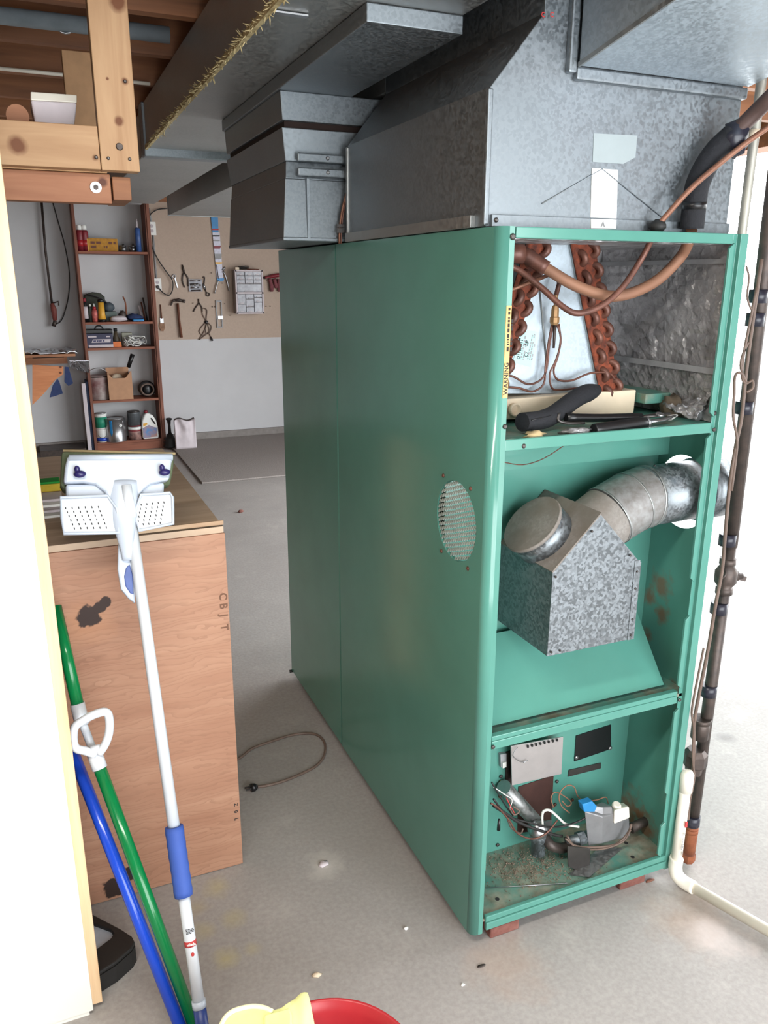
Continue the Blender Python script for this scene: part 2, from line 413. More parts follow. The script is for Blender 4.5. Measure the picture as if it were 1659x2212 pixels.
for k in range(-10, 13):
    y = 1.47+.406*k
    if y < FW+.05 or y > BW-.05: continue
    j = obj('joist', B((LW, y-.019, 2.15), (RW, y+.019, 2.384)), 'joist', ce)

# ------------------------------------------------------------------ added fill light, out of view, brightening floor and crate top
def added_fill(x, y):
    t = thing('added_fill_lamp', 'added fill light shaped as a white tube fixture under the joists', 'lamp', (x, y, 2.06))
    obj('housing', MB().poly([(x-.62, y-.07, 2.10), (x-.62, y+.07, 2.10), (x-.62, y+.04, 2.148), (x-.62, y-.04, 2.148)], (1.24, 0, 0)), 'white', t)
    em = N('fill_tube_glow'); em.b.inputs['Emission Color'].default_value = (1, .95, .86, 1); em.b.inputs['Emission Strength'].default_value = 12
    for dy in (-.035, .035): obj('tube', MB().tube([(x-.59, y+dy, 2.082), (x+.59, y+dy, 2.082)], .013, 10), em.fin((.9, .9, .9)), t)
    l = bpy.data.lights.new('added_fill_glow', 'AREA'); l.shape = 'RECTANGLE'; l.size = 1.18; l.size_y = .1; l.energy = 24; l.color = (1, .95, .86)
    o = bpy.data.objects.new('added_fill_glow', l); COL.objects.link(o); o.location = (x, y, 2.066)
added_fill(-.95, -.75)

# ------------------------------------------------------------------ air ducts
tr = thing('trunk_duct', 'long galvanised trunk duct along the ceiling with torn yellow insulation edge', 'duct', (-.14, .5, 1.985))
def seam(x0, y0, x1, y1, z0, z1, t=.006): return B((x0-t, y0, z0-t), (x1+t, y1, z1+t))
obj('near_section', B((-.312, -2.2, 1.985), (.036, 2.16, 2.145)), 'galv_dull', tr, bevel=.003)
obj('far_section', B((-.305, 2.2, 1.975), (.03, 4.46, 2.14)), 'galv_dull', tr, bevel=.003)
obj('joint_flange', B((-.322, 2.13, 1.955), (.045, 2.2, 2.146)), 'galv', tr, bevel=.004)
obj('seam_cleat', B((-.3135, 2.28, 1.97), (.03, 2.295, 2.146)), 'galv_dull', tr, bevel=.002)
obj('hanger_strap', B((-.316, .335, 1.98), (-.3125, .35, 2.147)).box((-.316, .335, 1.98), (-.24, .35, 1.983)), 'steel', tr)
fz = MB()
for i in range(700):
    y = -.15+2.2*random.random()**1.1; c = V(-.314+random.uniform(-.004, .006), y, 1.984+random.uniform(-.004, .006))
    d = V(random.uniform(-1, .2), random.uniform(-.6, .6), random.uniform(-.7, .5)).normalized(); L = random.uniform(.005, .022)
    fz.tube([c, c+d*L*.5+V(0, random.uniform(-.004, .004), 0), c+d*L], [.0022, .0016, .0006], 4)
fo = obj('fibreglass_edge', fz, 'fibre', tr); fo['kind'] = 'stuff'; fo['label'] = 'ragged yellow fibreglass fringe'
obj('liner_board', B((-.319, -.4, 1.978), (-.309, 2.13, 1.992)), 'fibre', tr)

td = thing('return_duct_drop', 'crumpled galvanised return duct dropping to rear of furnace', 'duct', (0, 1.1, 1.6))
obj('takeoff_box', B((-.165, .225, 1.952), (.034, 1.46, 1.984)), 'galv', td, bevel=.002)
# drop: three stacked folds with a torn open joint between them
def fold(n, z0, z1, xo0, xo1, yo0, yo1, mat='galv', tear=0):
    m = MB(); q = lambda z, xo, yo, t: [(-.158+xo, .82+yo, z-t), (.40, .82+yo, z+t), (.40, 1.46, z+t*.4), (-.158+xo, 1.46, z-t*.4)]
    m.hexa(q(z0, xo0, yo0, 0), q(z1, xo1, yo1, tear)); return obj(n, m, mat, td, bevel=.002)
fold('upper_collar', 1.885, 1.952, .004, 0, 0, 0)
fold('middle_collar', 1.792, 1.868, .014, .002, .018, 0, tear=.0)
fold('lower_collar', 1.750, 1.792, .012, .016, .012, .020)
fold('drop_body', 1.604, 1.750, -.002, .010, 0, .010)
obj('dark_joint', B((-.145, .835, 1.862), (.39, 1.45, 1.89)), 'darkhole', td)
obj('drive_cleat', B((-.12, .808, 1.79), (.05, .822, 1.81)), 'galv', td, bevel=.003)
obj('drive_cleat', B((-.12, .806, 1.755), (.05, .820, 1.775)), 'galv', td, bevel=.003)
obj('base_flange', B((-.162, .815, 1.597), (.40, 1.46, 1.606)), 'galv', td, bevel=.002)
obj('standing_seam', B((-.095, .815, 1.604), (-.088, .83, 1.75)), 'galv', td)
for z in (1.80, 1.766): screw(td, (-.04, .806, z), (0,-1,0), .005, 'steel')

pl = thing('supply_plenum', 'large galvanised supply plenum on top of the furnace', 'duct', (.29, .42, 1.594))
# side profile in x-z: box, left shoulder sloping in to the neck
prof = [(.004, 1.595), (.590, 1.595), (.590, 2.14), (.108, 2.14), (.108, 1.955), (.004, 1.828)]
obj('plenum_body', MB().poly([(x, .06, z) for x, z in prof], (0, .715, 0)), 'galv', pl, bevel=.0015)
obj('rear_trunk', B((.108, .776, 1.96), (.59, 1.44, 2.14)), 'galv_dull', pl, bevel=.0015)
obj('corner_seam', B((-.003, .054, 1.597), (.008, .066, 1.825)), 'galv', pl, bevel=.003)
obj('corner_seam', B((-.002, .768, 1.597), (.008, .779, 1.825)), 'galv_dull', pl, bevel=.003)
obj('base_flange', B((.012, .050, 1.595), (.588, .062, 1.616)), 'galv', pl, bevel=.001)
obj('base_flange', B((-.006, .10, 1.595), (.006, .775, 1.617)), 'galv_dull', pl, bevel=.001)
obj('neck_seam', B((.158, .046, 1.862), (.176, .062, 2.14)), 'galv', pl, bevel=.004)
obj('neck_seam', B((.176, .046, 1.852), (.592, .062, 1.874)), 'galv', pl, bevel=.004)
obj('cross_crease', MB().tube([at(1170, 440, y=.059), at(1300, 365, y=.059), at(1430, 470, y=.059)], .0022, 6, flat=.5), 'galv', pl)
lb = [at(x, y, y=.0595) for x, y in ((1278, 363), (1334, 367), (1331, 472), (1275, 470))]
obj('white_tape', MB().poly(lb, (0, -.0012, 0)), 'paper', pl)
obj('white_tape', MB().poly([at(x, y, y=.0495) for x, y in ((1276, 473), (1331, 475), (1330, 494), (1276, 493))], (0, -.0012, 0)), 'paper', pl)
obj('aluminium_patch', MB().poly([at(x, y, y=.0598) for x, y in ((1282, 288), (1376, 293), (1372, 340), (1346, 354), (1280, 350))], (0, -.0008, 0)), plain('aluminium_tape', (158, 168, 170), .5, .3, var=.03), pl)
screw(pl, (.02, .05, 1.606), (0,-1,0)); text(pl, 'stamp', 'A', .014, at(1298, 490, y=.0475), (1,0,0), (0,0,1), 'grey')
text(pl, 'red_marker', 'C', .011, at(1169, 36, y=.0585), (1,0,0), (0,0,1), 'redink'); text(pl, 'red_marker', 'C', .011, at(1188, 36, y=.045), (1,0,0), (0,0,1), 'redink')

bd = thing('branch_duct', 'bright galvanised branch duct rising from the plenum towards the ceiling', 'duct', (.38, -.4, 1.95))
def sec(y, zb): return [(.178, y, zb), (.590, y, zb), (.590, y, 2.142), (.178, y, 2.142)]
obj('duct_body', MB().hexa(sec(.0455, 1.874), sec(-1.05, 2.07)), 'galv_bright', bd, bevel=.0015)
obj('edge_hem', MB().beam((.1775, .045, 1.876), (.1775, -1.05, 2.072), .004, .008), 'galv_dull', bd)
lo = thing('lateral_duct', 'dark rectangular duct running to back wall behind the return drop', 'duct', (.45, 3.2, 1.945))
obj('duct_body', B((.2, 1.52, 1.945), (.70, 5.0, 2.14)), 'galv_dull', lo, bevel=.002)
obj('end_seam', B((.196, 4.985, 1.941), (.704, 5.006, 2.143)), 'galv_dull', lo, bevel=.002)

# ------------------------------------------------------------------ furnace
W, D, H, ZB = .593, 1.436, 1.593, .03
fu = thing('furnace', 'tall green gas furnace with front panels removed', 'furnace', (W/2, D/2, ZB))
def profile_panel(name, pts, z0=ZB, z1=H, mat='green'): return obj(name, MB().poly([(x, y, z0) for x, y in pts], (0, 0, z1-z0), True), mat, fu)
pa = [(0, .862), (0, .020)]+[(.020-.020*math.cos(t), .020-.020*math.sin(t)) for t in [math.pi/2*i/6 for i in range(1, 7)]]+[(.031, 0), (.031, .016), (.027, .016), (.027, .0045), (.020, .0045)]+[(.020-.0155*math.sin(t), .020-.0155*math.cos(t)) for t in [math.pi/2*i/5 for i in range(1, 6)]]+[(.0045, .862)]
lp = obj('side_panel', MB().poly([(x, y, ZB) for x, y in pa], (0, 0, H-ZB)), 'green', fu)
GC = V(0, .133, 1.006)
# cutter lives in the furnace's own frame
def cut_local(o, mb):
    me = mesh_of(mb, 'cutter', WL[o.name]); c = bpy.data.objects.new('cutter', me); COL.objects.link(c); c.location = WL[o.name]
    md = o.modifiers.new('cut', 'BOOLEAN'); md.object = c; md.solver = 'EXACT'
    bpy.context.view_layer.update(); dg = bpy.context.evaluated_depsgraph_get()
    nm = bpy.data.meshes.new_from_object(o.evaluated_get(dg)); o.modifiers.remove(md); o.data = nm; bpy.data.objects.remove(c)
cut_local(lp, MB().lathe([(.088, -.05), (.088, .05)], GC, (1,0,0), 48))
for f in lp.data.polygons:
    n = f.normal; f.use_smooth = abs(n.x) > .05 and abs(n.y) > .05 and abs(n.z) < .1
obj('rear_side_panel', B((0, .872, ZB), (.005, D, H)), 'green', fu, bevel=.002)
obj('panel_flange', MB().tube([(.004, .868, ZB), (.004, .868, H)], .0045, 8), 'green', fu)
obj('panel_foot', MB().lathe([(.006, 0), (.006, .012)], (.004, D, ZB-.004), (-1,0,0), 8), 'black', fu)
# grille of expanded metal
gm = MB()
for i in range(17):
    z = -.080+i*.0100; hw = math.sqrt(max(0, .087**2-z*z))
    gm.beam(GC+V(.0048, -hw, z), GC+V(.0048, hw, z), .0062, .0010, (.82, 0, .57))
    k = max(1, int(2*hw/.0105))
    for j in range(k):
        yy = -hw+(j+.5)*2*hw/k
        gm.beam(GC+V(.0015, yy+.0028, z-.0028), GC+V(.0040, yy-.0028, z+.0040), .0030, .0022, (1,0,0))
_R = Matrix.Rotation(math.radians(-20), 3, 'X')      # the mesh sits turned in its hole
gm.v = [GC+_R @ (v-GC) for v in gm.v]
go = obj('expanded_metal_grille', gm, plain('grille_metal', (168, 180, 174), .45, .3, var=.15), fu); go['kind'] = 'stuff'
ring = [GC+V(.006, .0885*math.cos(2*math.pi*i/40), .0885*math.sin(2*math.pi*i/40)) for i in range(40)]
obj('grille_rim', MB().tube(ring, .0025, 6, closed=True), 'green', fu)
for sy in (-1, 1):
    for sz in (-1, 1): screw(fu, GC+V(0, sy*.0605, sz*.0865), (-1,0,0), .0045, 'oldcu')
# right side: skin with flue hole, then the channelled front post
rp = obj('side_panel', B((W-.005, .012, ZB), (W, D, H)), 'green_rusty', fu)
HC = V(W, .100, 1.020)
cut_local(rp, MB().lathe([(.088, -.08), (.088, .05)], HC, (1,0,0), 48))
obj('front_post', MB().poly([(x, y, ZB) for x, y in [(.572, 0), (W, 0), (W, .02), (.5775, .02), (.5775, .013), (.561, .013), (.561, .010), (.572, .010)]], (0, 0, H-ZB)), 'green', fu, bevel=.001)
for z0, z1 in ((1.215, 1.575), (.83, 1.178), (.555, .745), (.255, .50), (.07, .175)):
    obj('post_lip', MB().poly([(.549, .004, z0+.01), (.561, .004, z0), (.561, .004, z1), (.549, .004, z1-.01)], (0, .006, 0)), 'green', fu, bevel=.0008)
for z0, z1 in ((.80, 1.178), (.55, .76), (.20, .50)):
    obj('post_lip', B((.027, .006, z0), (.036, .011, z1)), 'green', fu, bevel=.0008)
obj('back_panel', B((.005, D-.006, ZB), (W-.005, D, H)), 'green', fu)
obj('top_panel', B((.005, .775, H-.008), (W-.005, D-.006, H-.002)), 'green', fu)
obj('top_rail', B((.036, .004, 1.573), (.556, .022, H)), 'green', fu, bevel=.002)
obj('coil_rail', B((.032, .002, 1.180), (.555, .012, 1.203)), 'green', fu, bevel=.002)
obj('burner_rail', B((.034, .002, .518), (.55, .010, .538)).box((.034, .003, .5385), (.55, .018, .550)), 'green', fu, bevel=.0015)
obj('base_rail', B((.040, -.002, .036), (.575, .008, .056)).box((.040, .001, .0565), (.575, .012, .072)), 'green', fu, bevel=.002)
obj('coil_shelf', B((.005, .012, 1.190), (.588, .46, 1.198)), 'green_dusty', fu)
obj('burner_deck', B((.005, .010, .530), (.588, .19, .538)), 'green_dusty', fu)
bf = obj('base_pan', B((.005, .008, .055), (.588, .205, .062)), 'green_dirty', fu)
obj('base_underside', B((.01, .03, ZB), (.583, D-.01, ZB+.02)), 'green', fu)
obj('vestibule_panel', B((.005, .190, .538), (.588, .196, 1.190)), 'green', fu)
obj('vestibule_ledge', B((.005, .158, 1.10), (.588, .190, 1.190)), 'green', fu)
obj('burner_panel', B((.005, .200, .062), (.588, .206, .530)), 'green', fu)
# sloped heat shield under the flue box
def P3(x, y, z): return V(x, y, z)
obj('sloped_baffle', MB().hexa([P3(.02, .045, .548), P3(.545, .045, .548), P3(.545, .172, .705), P3(.02, .172, .705)], [P3(.02, .049, .545), P3(.545, .049, .545), P3(.545, .176, .702), P3(.02, .176, .702)]), 'green', fu)
for p in ((.075, .003, 1.188), (.560, -.001, 1.188), (.5665, .0095, 1.222), (.028, .0, 1.23), (.036, 0, .527), (.556, .001, .527)): screw(fu, p, (0,-1,0), .005)
screw(fu, (.026, -.0005, 1.575), (0,-1,0), .006)
for p in ((.10, .05), (.50, .04), (.52, .09)):
    obj('bolt_hole', MB().lathe([(.0055, 0), (.0055, .0008)], (p[0], p[1], .0618), (0,0,1), 10), 'ink', fu)
# warning label on the inside of the left flange
wl_ = obj('warning_label', B((.0195, -.0012, 1.285), (.0305, -.0002, 1.455)), 'labelyellow', fu)
text(wl_, 'lettering', 'WARNING', .0125, (.0292, -.0014, 1.291), (0,0,1), (-1,0,0), 'ink')
printing(wl_, V(.0278, -.0014, 1.372), V(0,0,1), V(-1,0,0), .076, 2, .0042, 'ink', .8)

# foil-lined coil compartment
rnd = lambda u, v, k=9, s=.006: s*noise.fractal(V(u*k, v*k*1.3, 3.1), 1, 2, 4)
obj('foil_liner', MB().grid(lambda u, v: (.578-abs(rnd(u, v, 9, .008))-.003, .018+.43*u, 1.20+.375*v), 44, 40, .003, (1,0,0), False), 'foil', fu)
obj('foil_liner', MB().grid(lambda u, v: (.01+.57*u, .452-abs(rnd(u, v)), 1.20+.375*v), 40, 30, .003, (0,1,0), False), 'foil', fu)
obj('foil_liner', MB().grid(lambda u, v: (.008+.57*u, .03+.42*v, 1.572+abs(rnd(u, v, 9, .006))), 30, 24, .003, (0,0,1), False), 'foil', fu)
obj('foil_tape_seam', B((.562, .02, 1.305), (.568, .44, 1.318)), 'grey', fu)
obj('foil_tape_seam', B((.562, .02, 1.535), (.568, .44, 1.545)), 'grey', fu)
obj('liner_ledge', B((.50, .155, 1.225), (.58, .42, 1.248)), 'green_dusty', fu, bevel=.002)
obj('liner_end', MB().grid(lambda u, v: (.535+.035*u+rnd(u, v, 5, .01), .03+.11*v, 1.205+.05*(1-v)*u+.02*v+rnd(v, u, 6, .012)), 12, 12, .002, (0,0,1), False), 'foil', fu)

# A-coil
CY = .205
co = obj('coil_front_plate', MB().poly([at(x, y, y=CY) for x, y in ((1185, 516), (1226, 516), (1262, 640), (1300, 850), (1085, 850), (1088, 770), (1118, 700), (1160, 600))], (0, .004, 0)), 'galv_bright', fu)
for sgn, top, bot in ((1, (1228, 516, 1280, 516), (1294, 850, 1336, 850)), (-1, (1138, 516, 1184, 516), (1040, 850, 1080, 850))):
    tl, tr_ = at(top[0], top[1], y=CY-.006), at(top[2], top[3], y=CY-.006); bl, br = at(bot[0], bot[1], y=CY-.006), at(bot[2], bot[3], y=CY-.006)
    tl.x = max(tl.x, .035); bl.x = max(bl.x, .0); 
    sl = obj('coil_slab', MB().poly([tl, tr_, br, bl], (0, .20, 0)), 'galv_dull', fu)
    obj('end_plate', MB().grid(lambda u, v: (tl.lerp(tr_, u)).lerp(bl.lerp(br, u), v)+V(0, -.002+.003*noise.noise(V(u*5, v*40, sgn)), 0), 4, 40, .003, (0,-1,0)), 'rust', sl)
    nb = 8
    for i in range(nb):
        t = (i+.25)/nb
        a = tl.lerp(bl, t); b = tr_.lerp(br, t); dn = (bl-tl).normalized()
        for fr_, off_, sd_ in ((.80, 0, .75), (.30, .5, .25)):
            c0 = a.lerp(b, fr_)+dn*(off_*.036)+V(0, .002, 0); out = V(sd_, -1, 0).normalized(); rr = .0125
            mid = c0+dn*rr
            pth = [mid-dn*rr]+[mid+out*.004+out*(rr*1.05*math.sin(q))-dn*(rr*math.cos(q)) for q in [math.pi*k/8 for k in range(9)]]+[mid+dn*rr]
            obj('return_bend', MB().tube(pth, .0078, 8), 'oldcu', sl)
obj('plate_crease', MB().tube([at(1165, 625, y=CY-.001), at(1172, 700, y=CY-.001), at(1180, 780, y=CY-.001)], .004, 6, flat=.4), 'galv_dull', fu)
# rating label on the coil plate
cl = obj('rating_label', MB().poly([at(x, y, y=CY-.0005) for x, y in ((1122, 712), (1160, 717), (1146, 792), (1108, 783))], (0, -.001, 0)), 'labelpale', fu)
ux = (at(1122, 712, y=CY)-at(1108, 783, y=CY)).normalized(); uy = V(-ux.z, 0, ux.x)
o0 = at(1112, 778, y=CY-.002)
text(cl, 'lettering', 'D118R011', .010, o0+ux*.003+uy*-.011, ux, uy, 'ink'); text(cl, 'lettering', 'SP', .012, o0+ux*.034+uy*-.026, ux, uy, 'ink')
printing(cl, o0+ux*.034+uy*-.004, ux, uy, .03, 1, .005, 'ink', .9); printing(cl, o0+ux*.004+uy*-.017, ux, uy, .055, 2, .0035, 'grey', .7); printing(cl, o0+ux*.006+uy*-.034, ux, uy, .055, 3, .003, 'grey', .7)
rc = o0+ux*.016+uy*-.0265
obj('round_mark', MB().tube([rc+ux*(.0042*math.cos(i*.3927))+uy*(.0042*math.sin(i*.3927)) for i in range(16)], .0007, 4, closed=True), 'ink', cl)
# distributor and feeder tubes
dx_ = at(1198, 690, y=CY-.03)
obj('distributor', MB().lathe([(.004, .055), (.004, .03), (.007, .028), (.0085, .02), (.0085, .006), (.0105, .004), (.0105, -.006), (.0085, -.010), (.006, -.012)], dx_, (0,0,1), 8, False), plain('brass', (150, 116, 78), .5, .4, var=.2), fu)
obj('distributor_stem', MB().tube([dx_+V(0, 0, .05), at(1208, 612, y=CY-.03), at(1206, 590, y=CY-.02)], .0052, 8), 'oldcu', fu)
Y2 = CY-.022
for pts in (((1195, 700), (1186, 750), (1180, 800), (1166, 822), (1140, 830), (1112, 815), (1090, 808)), ((1203, 700), (1211, 730), (1205, 770), (1196, 800), (1205, 820), (1235, 822), (1275, 806), (1315, 806), (1328, 820)),
            ((1192, 700), (1184, 745), (1178, 795), (1174, 830), (1150, 846), (1120, 838), (1090, 836)), ((1207, 700), (1211, 740), (1200, 780), (1188, 806), (1192, 838), (1215, 842), (1262, 836)),):
    obj('feeder_tube', MB().tube(smooth([at(x, y, y=Y2) for x, y in pts], 4), .0024, 6), 'oldcu', fu)
obj('probe', MB().tube([at(1199, 700, y=Y2-.004), at(1196, 752, y=Y2-.004)], [.0045, .0028], 6), 'iron', fu)
obj('coil_tube', MB().tube([at(1095, 630, y=.15), at(1190, 592, y=.17)], .0042, 8), 'cu', fu)
# drain pan
pan = obj('drain_pan', MB().hexa([at(1068, 908, y=.18), at(1369, 893, y=.18), at(1369, 893, y=.18)+V(0, .24, 0), at(1068, 908, y=.18)+V(0, .24, 0)], [at(1068, 864, y=.178), at(1375, 842, y=.178), at(1375, 842, y=.178)+V(0, .24, 0), at(1068, 864, y=.178)+V(0, .24, 0)]), 'cream', fu, bevel=.003)
pc = at(1109, 884, y=.176)
obj('drain_port', MB().lathe([(.0135, 0), (.0145, .012), (.011, .012), (.010, .002)], pc, (0,-1,0), 24), 'cream', pan)

# draft diverter, flue elbow and pipe
FY = -.015
fp = [at(1185, 1420, y=FY), at(1366, 1378, y=FY), at(1381, 1214, y=FY), at(1297, 1110, y=FY), at(1191, 1237, y=FY)]
x0 = (fp[0].x+fp[4].x)/2; x1 = (fp[1].x+fp[2].x)/2; zb_ = (fp[0].z+fp[1].z)/2; zl, zr, za = fp[4].z, fp[2].z, fp[3].z; xa = fp[3].x
dv = obj('draft_diverter', MB().poly([(x0, FY, zb_), (x1, FY, zb_), (x1, FY, zr), (xa, FY, za), (x0, FY, zl)], (0, .204, 0)), 'spangle', fu, bevel=.001)
obj('roof_plate', MB().hexa([V(x0-.002, FY-.003, zl), V(xa, FY-.003, za), V(xa, .188, za), V(x0-.002, .188, zl)], [V(x0-.004, FY-.003, zl+.003), V(xa, FY-.003, za+.004), V(xa, .188, za+.004), V(x0-.004, .188, zl+.003)]), 'galv_dust', dv)
obj('side_hem', B((x1-.001, FY-.002, zb_), (x1+.003, FY+.012, zr)), 'spangle', dv)
obj('side_hem', B((x1-.014, FY-.0025, zb_), (x1, FY+.001, zr+.005)), 'spangle', dv, bevel=.0008)
for q in ((x0+.008, zb_+.01), (x0+.03, zb_+.01), (x1-.007, zb_+.012), (x1-.007, zb_+.05), (x1-.007, zr-.06), (x1-.007, zr-.02), (x0+.006, zl-.01), (xa-.02, za-.035), (x1-.03, zr+.02)): screw(dv, (q[0], FY-.002, q[1]), (0,-1,0), .0028)
ln = V(zl-za, 0, xa-x0).normalized()          # normal of the left roof (up and to the left)
mc = V((x0*.62+xa*.38), (FY+.185)/2-.005, zl*.62+za*.38)
cr = obj('flue_collar', MB().lathe([(.070, 0), (.070, .046)], mc, ln, 32), 'spangle', dv)
obj('collar_cap', MB().lathe([(.0725, .044), (.0725, .050), (.071, .052)], mc, ln, 32), 'galv_dust', cr)
rn = V(za-zr, 0, x1-xa).normalized()
if rn.x < 0: rn = -rn
rm = V((xa+x1)/2, .085, (za+zr)/2)
R_ = .070
pe = [rm-rn*.03, rm+rn*.052, V(.432, .096, 1.012), V(.475, .099, 1.020)]
pe[1] = rm.lerp(pe[2], .42)
def crisp(o):
    e = o.modifiers.new('crisp', 'EDGE_SPLIT'); e.split_angle = math.radians(14); return o
el = crisp(obj('flue_elbow', MB().tube([pe[0], pe[1]], R_, 40), 'galv_dust', fu))
crisp(obj('elbow_gore', MB().tube([pe[1]-(pe[2]-pe[1])*.06, pe[2], pe[3]], R_+.0012, 40), plain('dusty_spangle', (128, 124, 120), .5, .5, c2=(160, 160, 160), scale=60), el))
for k_ in (1, 2): 
    dr_ = (pe[k_+1]-pe[k_-1]).normalized(); obj('elbow_bead', MB().tube([pe[k_]-dr_*.002, pe[k_]+dr_*.002], R_+.0026, 40), 'galv_dull', el)
fpipe = obj('flue_pipe', MB().tube([pe[3]-V(.012, 0, 0), V(W-.02, .1, 1.022), V(W+.085, .102, 1.024)], R_, 40), 'spangle', fu)
obj('pipe_crimp', MB().tube([pe[3]-V(.003, 0, 0), pe[3]+V(.003, 0, 0)], R_+.0032, 40), 'galv_dull', fpipe)
obj('pipe_coupling', MB().tube([V(W+.03, .101, 1.023), V(W+.10, .102, 1.024)], R_+.005, 40), 'spangle', fpipe)
pe[2] = pe[3]
for t in (0.02, .055): screw(fpipe, pe[2]+V(t, 0, R_), (0,0,1), .003)
obj('loose_wire', MB().tube(smooth([at(1085, 998, y=.12), at(1130, 1004, y=.12), at(1175, 990, y=.12), at(1222, 960, y=.12)]), .0012, 5), 'oldcu', fu)

# burner compartment
BY = .198
def pq(pts, y, th, name, mat, par=fu, **k): return obj(name, MB().poly([at(a, b, y=y) for a, b in pts], (0, th, 0)), mat, par, **k)
pq(((1120, 1700), (1196, 1675), (1190, 1790), (1118, 1800)), BY, .004, 'burner_opening', plain('burner_hole_shade', (66, 40, 34), .9, var=.2))  # flat plate; the darkness inside the opening is painted on
pq(((1094, 1625), (1107, 1622), (1107, 1700), (1092, 1720)), BY-.002, .004, 'opening_shadow_gap', 'darkhole')  # dark strip painting the shadow in the gap beside the opening
pq(((1104, 1612), (1217, 1592), (1213, 1672), (1106, 1697)), .165, .004, 'access_plate', plain('dull_steel_plate', (176, 170, 168), .45, .5, var=.06), bevel=.0008)
obj('plate_hook', MB().tube(smooth([at(x, y, y=.158) for x, y in ((1118, 1614), (1108, 1632), (1126, 1646), (1140, 1642), (1130, 1648))]), .001, 5), 'steel', fu)
for i in range(8): 
    a = at(1140+i*9, 1612-i*2, y=.162); obj('plate_tooth', B(a-V(.002, .003, .003), a+V(.002, .001, .003)), 'black', fu)
pq(((1245, 1590), (1320, 1566), (1320, 1618), (1241, 1645)), BY-.001, .003, 'inspection_window', 'black')
for a, b in ((1318, 1616), (1245, 1636)): screw(fu, at(a, b, y=BY-.002), (0,-1,0), .006, 'steel')
dp = pq(((1229, 1664), (1298, 1648), (1298, 1660), (1227, 1678)), BY-.001, .002, 'data_plate', 'darksteel')
pq(((1081, 1630), (1094, 1628), (1094, 1655), (1082, 1658)), .19, .01, 'latch', 'grey'); pq(((1086, 1648), (1094, 1646), (1094, 1657), (1086, 1660)), .185, .01, 'latch', 'wirewhite')
for a, b, m_ in ((1082, 1677, 'darksteel'), (1203, 1688, 'darksteel'), (1199, 1738, 'oldcu'), (1236, 1728, 'oldcu'), (1080, 1720, 'rustiron'), (1075, 1825, 'darksteel')): screw(fu, at(a, b, y=BY), (0,-1,0), .005, m_)
obj('indicator', MB().lathe([(.006, 0), (.006, .008)], at(1082, 1690, y=BY), (0,-1,0), 12), 'yellow', fu)
bt = obj('burner_tube', MB().tube([at(1088, 1700, y=.17), at(1120, 1735, y=.165), at(1182, 1800, y=.14)], [.024, .024, .020], 14, flat=.8), 'galv_dull', fu)
rg = obj('manifold_cap', MB().lathe([(.024, 0), (.024, .02), (.02, .03), (.008, .034)], at(1158, 1790, y=.13), (-.1,-.9,.5), 20), 'steel', fu)
obj('pressure_regulator', MB().lathe([(.018, -.05), (.018, -.01), (.021, -.01), (.021, .012), (.014, .012)], at(1162, 1806, y=.125), (0,.1,1), 18), 'galv', fu)
pq(((1172, 1776), (1192, 1772), (1190, 1796), (1170, 1800)), .12, .003, 'bracket_tab', 'steel')
gv = obj('gas_valve', MB().hexa([at(1270, 1828, y=.085), at(1300, 1822, y=.072)+V(0,-.0,0), at(1362, 1806, y=.09), at(1330, 1800, y=.14)], [at(1262, 1752, y=.085), at(1302, 1764, y=.072), at(1358, 1748, y=.09), at(1310, 1738, y=.14)]), 'greycast', fu, bevel=.003)
g0 = at(1285, 1745, y=.10)
obj('valve_shoulder', MB().hexa([at(1272, 1760, y=.088), at(1302, 1768, y=.075), at(1328, 1760, y=.08), at(1300, 1745, y=.12)], [at(1280, 1740, y=.092), at(1302, 1744, y=.082), at(1322, 1742, y=.086), at(1300, 1732, y=.115)]), 'greycast', gv, bevel=.003)
obj('valve_knob', MB().hexa([at(1326, 1782, y=.074), at(1361, 1768, y=.082), at(1350, 1752, y=.12), at(1318, 1756, y=.11)], [at(1327, 1750, y=.072), at(1360, 1742, y=.082), at(1345, 1732, y=.12), at(1322, 1740, y=.11)]), 'pvc', gv, bevel=.005)
obj('knob_cap', MB().lathe([(.012, 0), (.012, .012), (.009, .016)], at(1330, 1746, y=.095), (0,-.2,1), 16), 'pvc', gv)
pq(((1258, 1738), (1280, 1731), (1290, 1742), (1284, 1756), (1262, 1754)), .085, .02, 'blue_plug', 'cyan', gv, bevel=.002)
obj('valve_inlet', MB().tube([at(1362, 1790, y=.10), at(1385, 1778, y=.10), at(1414, 1766, y=.10)], [.014, .012, .013], 14), 'iron', gv)
obj('inlet_plug', MB().lathe([(.011, 0), (.011, .006)], at(1400, 1752, y=.12), (.6,-.7,.3), 14), 'bagpaper', gv)
obj('valve_outlet', MB().tube([at(1275, 1805, y=.10), at(1252, 1812, y=.10), at(1222, 1820, y=.11)], [.016, .014, .013], 14), 'galv', gv)
obj('outlet_nut', MB().lathe([(.018, 0), (.018, .02)], at(1262, 1808, y=.10), (-1,.1,-.1), 6, False), 'galv', gv)
obj('gas_manifold', MB().tube(smooth([at(1240, 1822, y=.11), at(1215, 1832, y=.10), at(1190, 1826, y=.10), at(1178, 1808, y=.12)]), .013, 12), 'iron', fu)
pq(((1226, 1828), (1275, 1834), (1273, 1890), (1228, 1872)), .055, .003, 'support_bracket', 'darksteel')
obj('bracket_foot', MB().hexa([at(1228, 1890, z=.064), at(1273, 1895, z=.064), at(1345, 1832, z=.064), at(1300, 1826, z=.064)], [at(1228, 1890, z=.066), at(1273, 1895, z=.066), at(1345, 1832, z=.066), at(1300, 1826, z=.066)]), 'galv_dull', fu)
